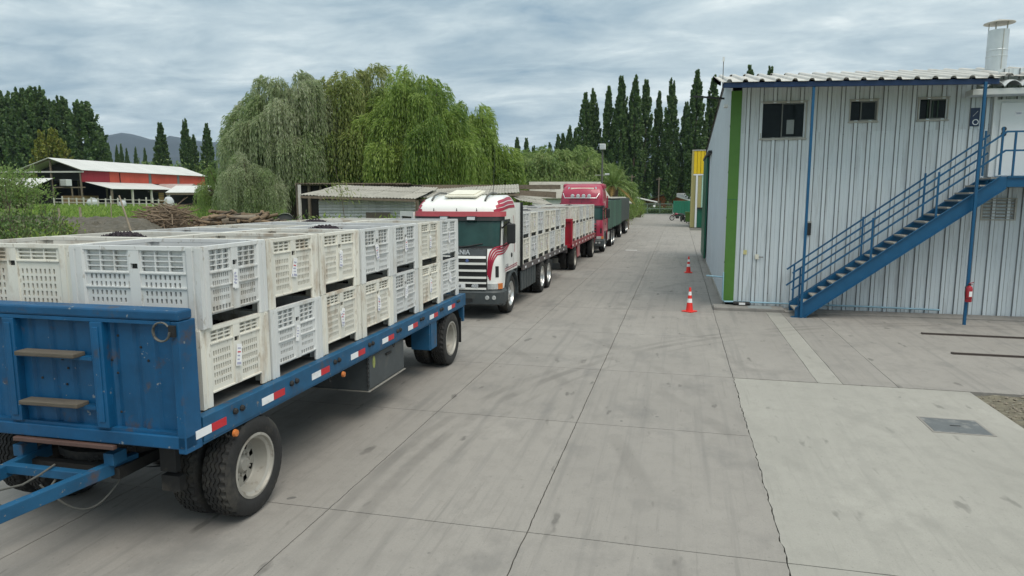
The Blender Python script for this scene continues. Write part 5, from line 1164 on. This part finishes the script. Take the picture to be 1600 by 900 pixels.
def palm():
    x, y = at(957, 76); root = thing('palm_tree', 'date palm with arching fronds beside the lamp post', 'palm tree', (x, y, 0))
    MB().tube([(0, 0, 0), (.05, 0, 2), (0, 0, 4.1)], [.45, .42, .55], 14).build('trunk', barkm, root, smooth=60); g = random.Random(5)
    for k in range(44):
        a = k*2.4; el = radians(80-k*2.6); L = g.uniform(2.6, 3.3); mb = MB(); pts = []
        for i in range(9):
            t = i/8; r = L*t*cos(el)*(1-.1*t)+.2; z = 4.1+L*t*sin(el)-1.5*t*t*(1.0 if el > 0 else .5)*cos(el); pts.append(Vector((r*cos(a), r*sin(a), z)))
        mb.tube(pts, [.05-.005*i for i in range(9)], 4)
        for i in range(26):
            t = .12+.88*i/26; q = t*8; j = min(7, int(q)); p = pts[j].lerp(pts[j+1], q-j); d = (pts[j+1]-pts[j]).normalized(); s = d.cross(Vector((0, 0, 1))).normalized(); ll = .62*sin(pi*min(.95, .15+t*.85))
            for sg in (-1, 1):
                e = p+s*sg*ll*.75+d*ll*.55+Vector((0, 0, .12-.2*t)); mb.add([p-d*.03, p+d*.03, e], [(0, 1, 2)])
        mb.build('frond', LEAF['palm'][2 if k > 34 else k % 2], root)
palm()
WD = [shrub_mesh(61, 1.1, 2.4, 30, 46, .13, 'weed', .35, .8), shrub_mesh(62, .9, 1.7, 26, 46, .12, 'weed', .4, .8), shrub_mesh(63, .7, 1.0, 22, 40, .11, 'fresh', .4)]
for i, (px, py, d, k, w) in enumerate(((2, 292, 27, 0, 1.1), (30, 286, 29, 0, 1.), (52, 306, 27, 1, 1.1), (78, 300, 30, 0, .8), (22, 320, 25, 1, 1.2), (-20, 300, 26, 0, 1.2), (55, 345, 25, 2, 1.2), (90, 330, 30, 2, 1.3))):
    s = topscale(px, py, d, [2.5, 1.8, 1.05][k]); plant(WD[k], 'weed_bush', f'tall straggly green weed at the left edge before the barn, {ORD[i]} of its thicket', 'weed', 'weeds at the left edge', px, d, (s*w, s*w, s), trunkname='stem')
for i, (px, py, d, k, w) in enumerate(((547, 322, 35.5, 1, .8), (520, 328, 35, 2, 1.2), (590, 326, 35, 2, 1.3), (608, 322, 35.6, 1, .8), (625, 324, 35, 2, 1.2), (652, 312, 36, 1, .7), (425, 346, 40, 2, 1.2), (487, 318, 37, 1, .9), (496, 326, 36, 2, 1.3))):
    s = topscale(px, py, d, [2.5, 1.8, 1.05][k]); plant(WD[k], 'weed_bush', f'green weed growing along the shed front, {ORD[i]} from the pole end', 'weed', 'weeds along the shed', px, d, (s*w, s*w, s), trunkname='stem')
x, y = at(536, 36); t_ = thing('sapling', 'thin bare sapling rising before the shed roof', 'sapling', (x, y, gz(x, y))); MB().tube([(0, 0, 0), (.15, 0, 1.4), (.0, 0, 2.8), (-.35, 0, 4.4)], [.03, .025, .018, .006], 6).build('stem', barkm, t_)
g_ = np.random.default_rng(9); c_ = np.array([0, 0, 3.])+g_.normal(0, 1, (150, 3))*np.array([.45, .3, .35]); link('crown', leafmesh('crown', leaves(c_, np.tile([.4, 0, -.6], (150, 1)), .28, .04, None, g_, .4), LEAF['olive'], g_.integers(0, 3, 150)), t_)
SH_H = shrub_mesh(55, 1.7, 1.25, 46, 60, .26, 'poplar', .6)
hedge()
# far wood on the horizon and meadow grass: nobody could count them
def far_wood():
    g = np.random.default_rng(77); C = []
    for px in np.arange(-700, 2400, 7):
        d = g.uniform(255, 320); x, y = at(px, d); h = g.uniform(8, 15); n = 34; C.append(np.stack([x+g.normal(0, 2.4, n), y+g.normal(0, 2.4, n), h*g.uniform(0, 1, n)**.8+.5], 1))
    C = np.concatenate(C); V = leaves(C, np.tile([0, 0, 1.], (len(C), 1)), 2.6, 2.0, None, g, .8); o = link('far_wood', leafmesh('far_wood', V, LEAF['poplar'], g.integers(0, 3, len(C)))); tag(o, 'dark mass of distant trees along the horizon', 'wood', None, 'stuff')
far_wood()
def meadow():
    g = np.random.default_rng(78); C = []; n = 26000; px = g.uniform(-60, 470, n); d = 30+70*g.uniform(0, 1, n)**1.3
    P = np.array([at(a, b) for a, b in zip(px, d)]); keep = np.array([noise.noise((p[0]*.16, p[1]*.16, 5)) > -.18 or dd > 50 for p, dd in zip(P, d)]); P = P[keep]; d = d[keep]
    Z = np.array([gz(*p) for p in P]); h = .16+.10*g.uniform(0, 1, len(P)); C = np.stack([P[:, 0], P[:, 1], Z+h*.5], 1); V = leaves(C, np.tile([0, 0, 1.], (len(C), 1)), .42, .10, None, g, .35)
    tag(link('meadow_grass', leafmesh('meadow_grass', V, LEAF['fresh'], g.integers(0, 3, len(C)))), 'bright green meadow grass in front of the barn', 'grass', None, 'stuff')
meadow()

# ------------------------------------------------------------------ the red barn
def barn():
    x, y = at(135, 104); x2, y2 = at(326, 138); ang = atan2(y2-y, x2-x); z0 = gz(x, y)+.05
    root = thing('barn', 'long barn with pale roof and red-orange upper wall, open gable end', 'barn', (x, y, z0), ang); Lb = sqrt((x2-x)**2+(y2-y)**2)
    E, Rg, B = 5.1, 6.9, 9.6                # eave, ridge, width (the far side is +y)
    # roof in sheets
    n = 16
    for k in range(n):
        a, b = Lb*k/n-.4*(k == 0), Lb*(k+1)/n-.02
        for y0, z_0, y1, z_1 in ((-.5, E-.02, B/2, Rg), (B/2, Rg, B+.5, E-.02)):
            MB().prism([(a, y0, z_0), (a, y1, z_1), (a, y1, z_1+.07), (a, y0, z_0+.07)], (b-a, 0, 0)).build('roof_sheet', barnroof, root)
    segs = [(.1, 6.2, barnred), (6.25, 8.6, barnor), (8.65, 16.2, barnor), (17.0, 24.6, barnor), (25.4, Lb-.1, barnor)]
    for a, b, m in segs:
        k = a
        while k < b-.05: e = min(b, k+1.25); MB().box(k, e-.015, -.04, .04, 3.35, E-.03).build('wall_sheet', m, root); k = e
    for a in (16.25, 24.65): MB().box(a, a+.7, -.02, .03, 3.35, E-.03).build('clear_sheet', M('grey_translucent', (.16, .18, .17), .5), root)
    MB().tube([(8.62, -.1, E-.1), (8.64, -.1, 3.6), (9.0, -.1, 3.0)], .06, 8).build('downpipe', chass, root)
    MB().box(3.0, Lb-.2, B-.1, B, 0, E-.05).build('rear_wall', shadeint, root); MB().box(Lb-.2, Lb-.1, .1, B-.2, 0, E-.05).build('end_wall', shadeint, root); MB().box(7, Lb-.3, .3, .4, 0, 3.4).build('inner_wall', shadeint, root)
    for yy in (0.05, B/2, B-.15):
        for xx in (0, 5.5): MB().box(xx, xx+.2, yy, yy+.2, 0, E if yy != B/2 else Rg-.1).build('post', timber, root)
    MB().box(-.02, .12, .1, B, 2.45, 2.6).build('tie_beam', timber, root); MB().box(-.1, .12, -.4, B+5.5, E-.35, E-.12).build('eave_beam', galv, root)
    for s in (0, 1): MB().bar((.05, 0 if s == 0 else B, E-.05), (.05, B/2, Rg-.05), .14).build('rafter', timber, root)
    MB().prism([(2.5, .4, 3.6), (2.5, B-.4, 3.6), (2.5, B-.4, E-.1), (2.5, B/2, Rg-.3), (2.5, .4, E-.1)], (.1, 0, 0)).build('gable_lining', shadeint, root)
    # lean-to along the long side and its posts
    for k in range(10): a = .6+1.62*k; MB().prism([(a, -.1, 3.33), (a, -4.4, 2.3), (a, -4.4, 2.36), (a, -.1, 3.39)], (1.6, 0, 0)).build('lean_to_sheet', barnroof, root)
    for xx in (.8, 5.6, 10.4, 15.2): MB().box(xx, xx+.25, -4.2, -3.95, 0, 2.3).build('post', whitepost if xx > 1 else timber, root)
    # porch gable and rusty roof part
    MB().prism([(15.4, -6.6, 1.9), (19.0, -6.6, 3.25), (22.6, -6.6, 1.9), (22.6, -6.6, 2.0), (19.0, -6.6, 3.38), (15.4, -6.6, 2.0)], (0, 6.4, 0)).build('porch_roof', rustroof, root)
    MB().prism([(15.8, -6.3, 1.95), (19.0, -6.3, 3.15), (22.2, -6.3, 1.95)], (0, .1, 0)).build('porch_gable', M('dark_red_timber', (.10, .04, .025), .8), root)
    for k in range(5): a = 22.8+1.85*k; MB().prism([(a, -.1, 3.33), (a, -4.4, 2.3), (a, -4.4, 2.36), (a, -.1, 3.39)], (1.83, 0, 0)).build('lean_to_sheet', rustroof, root)
    # shelves, crates and tanks
    o = MB().box(1.0, 4.5, .8, 4.2, .1, 1.3).build('hay_stack', hay, root); MB().box(13.6, 15.0, -3.4, -3.3, .2, 1.8).build('stacked_pallets', M('pale_pallet_wood', (.38, .23, .08), .8), root)
    for k in range(4): MB().box(13.5, 15.1, -3.45, -3.41, .3+.4*k, .38+.4*k).build('pallet_board', timber, root)
barn()
def ibc():
    x, y = at(111, 101.5); root = thing('water_tank', 'white caged water tank raised in the open end of the barn', 'water tank', (x, y, gz(x, y)+2.66)); g = M('tank_plastic', (.55, .57, .57), .5)
    MB().box(-.55, .55, -.5, .5, .1, 1.05).build('tank', g, root, bevel=.06); MB().box(-.6, .6, -.55, .55, 0, .09).build('base', chass, root)
    for k in range(6): MB().box(-.58+.22*k, -.56+.22*k, -.57, -.55, .1, 1.1).build('cage_bar', alum, root)
    for k in range(4): MB().box(-.6, .6, -.585, -.571, .2+.27*k, .22+.27*k).build('cage_bar', alum, root)
    MB().box(-3.6, 3.0, .2, .4, -.16, -.01).build('shelf_beam', timber, root)
    for xx in (-2.8, .6): MB().box(xx, xx+.15, .2, .35, -2.66, -.17).build('shelf_post', timber, root)
ibc()
def side_roof(label, px, d, w, dep, h0, h1, rz, mat, wallm):
    x, y = at(px, d); root = thing('lean_shed', label, 'shed', (x, y, gz(x, y)), rz)
    n = max(3, int(w/1.1))
    for k in range(n): a = -w/2+w*k/n; MB().prism([(a, 0, h0), (a, dep, h1), (a, dep, h1+.06), (a, 0, h0+.06)], (w/n-.015, 0, 0)).build('roof_sheet', mat, root)
    for xx in (-w/2+.2, 0, w/2-.3): MB().box(xx, xx+.16, .2, .36, 0, h0).build('post', timber, root)
    MB().box(-w/2+.1, w/2-.1, dep-.3, dep-.2, 0, h1-.1).build('back_wall', wallm, root); MB().box(-w/2, w/2, .05, .13, h0-.28, h0-.02).build('eave_board', timber, root)
    return root
side_roof('low open shed with white patched roof at the right end of the barn', 318, 97, 9.5, 4, 2.0, 3.0, YAW+.1, barnroof, shadeint)
side_roof('pale low-roofed shed at the left edge beside the barn', -8, 95, 11, 5, 2.2, 3.8, YAW-.05, barnroof, shadeint)
def fence():
    root = thing('paddock_fence', 'low white post and rail fence in front of the barn', 'fence', (0, 0, 0)); pts = []
    pxs = [20, 90, 103, 113, 125, 136, 148, 158, 170, 178, 189, 200, 213, 222, 233, 243, 252, 264]
    for i, px in enumerate(pxs):
        x, y = at(px, 94-.01*px); z = gz(x, y); h = random.Random(i).uniform(1.05, 1.3); h *= 1.25 if px in (178, 233) else 1; MB().box(x-.065, x+.065, y-.065, y+.065, z-.05, z+h).build('post', whitepost, root); pts.append(Vector((x, y, z)))
    for a, b in zip(pts[1:], pts[2:]):
        for h in (.95, .5): MB().bar(a+Vector((0, 0, h)), b+Vector((0, 0, h)), .05, .08).build('rail', whitepost, root)
fence()
for i, (px, d, lab, w, h) in enumerate(((196, 90, 'white sack heap by the fence below the lean-to', .9, 1.0), (268, 92, 'large white sack beside the porch of the barn', 1.3, 1.6), (150, 97, 'pale grey bundle under the barn eaves', 1.6, 1.1))):
    x, y = at(px, d); root = thing('sack', lab, 'sack', (x, y, gz(x, y))); mb = MB().lathe([(0, 0), (w*.42, .02), (w*.5, h*.25), (w*.47, h*.6), (w*.30, h*.85), (w*.12, h*.92), (w*.2, h), (0, h)], 14); mb.v = [(a+.06*noise.noise((a*3, b*3, c*3+i)), b+.06*noise.noise((b*3, c*3, a*3)), c) for a, b, c in mb.v]; mb.build('sack_body', M('woven_white', (.48, .50, .53), .7, var=.15), root, smooth=60); MB().lathe([(w*.13, h*.9), (w*.15, h*.92), (w*.13, h*.94)], 10).build('tie', hose, root)

# ------------------------------------------------------------------ mound, branches, logs and small things on the left
def mound():
    P = []
    for j in range(36):
        row_ = []
        for i in range(130):
            px = -40+340*i/129; d = 30.5+11*j/35; x, y = at(px, d); e = min(1, (i/129)*9, (1-i/129)*5)*max(0, sin(pi*j/35))**.7
            z = gz(x, y)-.1+e*(1.0+.24*noise.noise((x*.35, y*.35, 1))+.16*noise.noise((x*1.3, y*1.3, 2))+.10*noise.noise((x*3.2, y*3.2, 3))); row_.append((x, y, z))
        P.append(row_)
    tag(MB().grid(P).build('dirt_mound', M('dark_clods', (.088, .080, .062), .95, var=.35, scale=4, world=True, bump=1, bscale=9, spots=(.22, .19, .16), spot_amt=.5, spot_scale=3)), kind='structure')
    r = random.Random(12); mb = MB()
    for _ in range(900):
        px = r.uniform(-30, 285); d = r.uniform(31, 40); x, y = at(px, d); q = (d-30.5)/11; e = max(0, sin(pi*q))**.7*min(1, (px+40)/340*9, (1-(px+40)/340)*5); c = Vector((x, y, gz(x, y)-.04+e*.8)); s = .05+.22*r.random()**2.2
        mb.add([c+Vector(v)*s*r.uniform(.6, 1.2) for v in ((1, 0, 0), (-1, 0, 0), (0, 1, 0), (0, -1, 0), (0, 0, .8), (0, 0, -1))], [(0, 2, 4), (2, 1, 4), (1, 3, 4), (3, 0, 4)])
    tag(mb.build('soil_clods', M('dark_clods', (0, 0, 0))), 'loose dark soil clods over the mound', 'soil', None, 'stuff')
mound()
def branches():
    r = random.Random(4); mb = MB()
    for k in range(420):
        px = r.gauss(268, 30); px = min(340, max(208, px)); d = r.uniform(35.5, 39.5); x, y = at(px, d); e = max(0, 1-((px-268)/62)**2); z = gz(x, y)+r.uniform(0, 1)*1.6*e+.05; L = r.uniform(.7, 2.4); a = r.gauss(0, .7)+YAW; t = r.gauss(0, .34); dv = Vector((cos(a)*cos(t), sin(a)*cos(t), sin(t)))*L/2; c = Vector((x, y, z)); b = Vector((r.gauss(0, .08), r.gauss(0, .08), r.gauss(.06, .08))); rad = r.uniform(.014, .05)
        mb.tube([c-dv, c+b, c+dv], [rad, rad*.85, rad*.4], 5)
    tag(mb.build('branch_pile', twig), 'tangled heap of dry cut branches left of the logs', 'branches', 'firewood heaps', 'stuff')
    for k in range(150):
        px = r.uniform(312, 440); d = r.uniform(37, 41); x, y = at(px, d); hgt = 1.25 if 335 < px < 425 else .8; lay = r.random(); z = gz(x, y)+.30+lay*hgt*.85; L = r.uniform(.5, 1.3); rad = r.uniform(.05, .13); a = r.gauss(YAW, .5) if k % 3 else YAW+pi/2+r.gauss(0, .35); t = r.gauss(0, .2)
        root = thing('log', f'cut firewood log in the heap behind the blue trailer', 'log', (x, y, z), 0, 'firewood logs in the heap'); root.rotation_euler = (0, t, a)
        mb = MB().lathe([(rad*.96, -L/2), (rad*1.05, -L*.2), (rad*.98, L*.2), (rad, L/2)], 10, 'x'); mb.build('bark_sleeve', barkm if k % 3 == 1 else logm, root, smooth=60)
        for s in (-1, 1): MB().lathe([(0, s*(L/2+.002)), (rad*.97, s*L/2)], 10, 'x').build('cut_face', logm, root)
    x, y = at(376, 38.5); root = thing('tree_trunk', 'thick grey cut trunk lying on top of the firewood', 'log', (x, y, gz(x, y)+1.05)); root.rotation_euler = (0, -.08, YAW+.25); MB().lathe([(.24, -.9), (.27, 0), (.22, .9)], 14, 'x').build('bark_sleeve', M('grey_bark', (.20, .17, .13), .9, var=.3, bump=.4), root, smooth=60)
    for s in (-.9, .9): MB().lathe([(0, s*1.002), (.23, s)], 14, 'x').build('cut_face', logm, root)
branches()
def pallet():
    x, y = at(430, 41); root = thing('pallet', 'wooden pallet leaning against the firewood beside the kennel', 'pallet', (x, y, gz(x, y)+.45)); root.rotation_euler = (radians(58), radians(12), YAW)
    for k in range(7): MB().box(-.6, .6, -.5+.155*k, -.4+.155*k, .05, .075).build('board', wood, root)
    for xx in (-.58, 0, .5): MB().box(xx, xx+.08, -.5, .53, -.04, .049).build('bearer', wood, root)
pallet()
def kennel():
    x, y = at(447, 42); root = thing('kennel', 'small grey kennel with curved roof by the willow trunk', 'kennel', (x, y, gz(x, y)), YAW+.3); g = M('grey_kennel', (.16, .165, .16), .7, var=.2)
    MB().box(-.42, .42, -.4, .4, .3, .95).build('box', g, root); MB().grid([[(.5*cos(a), yy, .95+.42*sin(a)) for a in np.linspace(0, pi, 12)] for yy in (-.5, .5)]).build('roof', g, root, smooth=60)
    mb = MB(); mb.add([(.48*cos(a), -.41, .95+.40*sin(a)) for a in np.linspace(0, pi, 12)], [tuple(range(12))]); mb.build('gable', M('dark_grey_kennel', (.08, .085, .085)), root)
    for xx in (-.4, .34):
        for yy in (-.38, .32): MB().box(xx, xx+.06, yy, yy+.06, 0, .3).build('leg', timber, root)
kennel()
def stake(label, px, d, h, lean, r):
    x, y = at(px, d); root = thing('wooden_stake', label, 'stake', (x, y, gz(x, y)-.1)); MB().tube([(0, 0, 0), (lean*.5, 0, h*.5+.1), (lean, 0, h+.1)], [r, r*.9, r*.7], 8).build('post', M('pale_stake', (.30, .25, .19), .85, var=.25), root, smooth=60)
stake('long pale stake leaning left before the branch heap', 213, 31, 2.4, -.75, .05); stake('short upright stake at the meadow edge, right of the grey one', 130, 42, 1.35, -.05, .09); stake('short grey stake at the meadow edge', 95, 42, 1.25, .05, .09)
stake('dark thin stake standing in the meadow', 177, 48, 1.5, .02, .04)

# ------------------------------------------------------------------ corrugated sheds behind the trucks
def shed_roof(root, o, u, v, w, dep, rise, mat=shedroof, pit=.9):
    u, v = Vector(u).normalized(), Vector(v).normalized(); o = Vector(o); n = max(2, int(w/pit)); dz = Vector((0, 0, rise))
    for k in range(n):
        a = o+u*(w*k/n); wv_ = []; m = 10
        rows = []
        for t, lift in ((0, -.03), (0, .0), (.5, .0), (.5, .03), (1, .03)):
            rows.append([tuple(a+u*((w/n-.01)*j/m)+v*dep*t+dz*t+Vector((0, 0, .022*(1 if j % 2 else -1)+lift+random.Random(k*7+int(t*2)).uniform(-.02, .02)))) for j in range(m+1)])
        MB().grid(rows).build('roof_sheet', mat, root)
def sheds():
    ux, uy = rh.x, rh.y; vx, vy = fh.x, fh.y
    def P(px, d, z): x, y = at(px, d); return Vector((x, y, z))
    # main long shed
    x, y = at(471, 37.5); root = thing('corrugated_shed', 'long low shed with corrugated roof and zinc siding behind the white truck', 'shed', (0, 0, 0))
    a = P(470, 37.5, 3.06); b = P(650, 37.5, 2.86); u = (b-a); shed_roof(root, a, (u.x, u.y, u.z), (vx+.05, vy, 0), u.length, 8, .66)
    MB().bar(a+Vector((0, 0, -.12)), b+Vector((0, 0, -.12)), .06, .12).build('eave_board', timber, root)
    c = P(500, 38.2, 0); e = P(655, 38.2, 0); n = 14
    for k in range(n):
        p = c.lerp(e, k/n); q = c.lerp(e, (k+1)/n)
        for z0, z1 in ((.7, 1.75), (1.74, 2.75)):
            m_ = 12; mb = MB(); mb.grid([[tuple(p.lerp(q, t)+Vector((vx*.014*(1 if j % 2 else -1), vy*.014*(1 if j % 2 else -1), z0+(z1-z0)*j/m_))) for t in (0, .99)] for j in range(m_+1)]); mb.build('siding_sheet', zinc, root)
    p = P(471, 37.5, 0); MB().box(p.x-.06, p.x+.06, p.y-.06, p.y+.06, .6, 3.6).build('post', whitepost, root); p = P(652, 37.9, 0); MB().box(p.x-.07, p.x+.07, p.y, p.y+.14, .3, 2.75).build('post', timber, root)
    bb = MB(); bb.bar(P(465, 45, 3.75), P(640, 45, 3.75), .1, .16); bb.build('ridge_beam', timber, root)
    for k in range(6): pp = P(468+18*k, 45.2, 0); MB().box(pp.x-.07, pp.x+.07, pp.y-.07, pp.y+.07, .5, 3.7).build('post', timber, root)
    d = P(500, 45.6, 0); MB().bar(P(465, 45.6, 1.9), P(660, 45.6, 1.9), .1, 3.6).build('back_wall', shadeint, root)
    shed_roof(root, P(465, 44.7, 3.80), (ux, uy, 0), (vx, vy, 0), 7.5, 3, -.2, timber)
    mb = MB(); mb.bar(P(573, 37.9, 1.35), P(611, 37.9, 1.35), .05, 1.5); mb.build('plank_panel', wood, root)
    # second shed, further right
    r2 = thing('corrugated_shed', 'second corrugated shed roof running behind the white cab', 'shed', (0, 0, 0))
    a = P(640, 40.5, 2.86); b = P(812, 40.5, 3.22); shed_roof(r2, a, (b-a), (vx, vy, 0), (b-a).length, 7, .55); MB().bar(a+Vector((0, 0, -.15)), b+Vector((0, 0, -.15)), .08, .14).build('eave_board', timber, r2)
    MB().bar(P(655, 41, 1.3), P(812, 41, 1.3), .1, 2.7).build('front_wall', zinc, r2); MB().bar(P(640, 47.4, 3.6), P(875, 47.4, 3.6), .1, .3).build('ridge_beam', timber, r2)
    for px in (660, 735, 808): pp = P(px, 40.6, 0); MB().box(pp.x-.08, pp.x+.08, pp.y, pp.y+.15, 0, 2.8).build('post', timber, r2)
    for s in range(3): MB().bar(P(812, 40.5+2.4*s, 3.1+.1*s), P(868, 41+2.6*s, 2.95+.12*s), .09, .14).build('rafter', timber, r2)
    # third: low skewed roof beside the load
    r3 = thing('corrugated_shed', 'low sagging grey shed roof just left of the red truck', 'shed', (0, 0, 0))
    a = P(812, 39, 2.75); b = P(872, 41.5, 2.35); shed_roof(r3, a, (b-a), (vx-.25, vy, 0), (b-a).length, 4.8, .55); MB().bar(P(815, 39.4, 1.2), P(872, 41.8, 1.0), .1, 2.4).build('front_wall', shadeint, r3)
    for px, dd in ((818, 39.3), (868, 41.4)): pp = P(px, dd, 0); MB().box(pp.x-.08, pp.x+.08, pp.y, pp.y+.15, 0, 2.4).build('post', timber, r3)
    # house behind the red truck with a gable to the right
    r4 = thing('gabled_house', 'grey roofed low house with gable end behind the red truck', 'house', (*at(905, 58), 0), YAW)
    MB().prism([(-4.2, 0, 2.75), (2.6, 0, 2.75), (2.1, 3, 4.15), (-4.2, 3, 4.15)], (0, 0, .08)).build('roof_slope', shedroof, r4); MB().prism([(-4.2, 6, 2.75), (2.6, 6, 2.75), (2.1, 3, 4.16), (-4.2, 3, 4.16)], (0, 0, .08)).build('roof_slope', shedroof, r4)
    MB().prism([(2.2, .2, 0), (2.2, 5.8, 0), (2.2, 5.8, 2.7), (2.2, 3, 4.0), (2.2, .2, 2.7)], (.08, 0, 0)).build('gable_wall', timber, r4); MB().box(-4, 2.1, .25, .4, 0, 2.7).build('front_wall', zinc, r4)
    r5 = thing('lean_shed', 'tiny patched roof shelter between red truck and palm', 'shed', (*at(962, 62), 0), YAW); MB().prism([(-1.2, 0, 2.3), (1.4, 0, 2.3), (1.2, 2.5, 2.85), (-1.2, 2.5, 2.85)], (0, 0, .06)).build('roof', shedroof, r5)
    for xx in (-1, 1.1): MB().box(xx, xx+.12, .2, .32, 0, 2.3).build('post', timber, r5)
    MB().box(-1, 1, 2.3, 2.4, 0, 2.7).build('back_wall', timber, r5)
    # A-frame of two planks
    x, y = at(635, 36.5); r6 = thing('plank_frame', 'pale A shaped plank frame standing among weeds by the shed', 'plank frame', (x, y, gz(x, y)), YAW)
    for s in (-1, 1): MB().bar((s*.5, 0, 1.55), (-s*.02, 0, 2.05), .05, .14).build('plank', M('pale_plank', (.48, .43, .36), .8), r6); MB().bar((s*.42, .05, 0), (s*.42, .05, 1.6), .07).build('leg', timber, r6)
sheds()

# ------------------------------------------------------------------ the air
def haze():
    m = bpy.data.materials.new('air'); m.use_nodes = True; nt = m.node_tree; nt.nodes.remove(nt.nodes['Principled BSDF'])
    v = nt.nodes.new('ShaderNodeVolumePrincipled'); v.inputs['Color'].default_value = (.62, .78, 1, 1); v.inputs['Density'].default_value = .00010; v.inputs['Anisotropy'].default_value = 0
    nt.links.new(v.outputs[0], nt.nodes['Material Output'].inputs['Volume'])
    o = MB().box(-4400, 4400, -600, 4400, -5, 330).build('haze', m); tag(o, None, None, None, 'stuff')
haze()
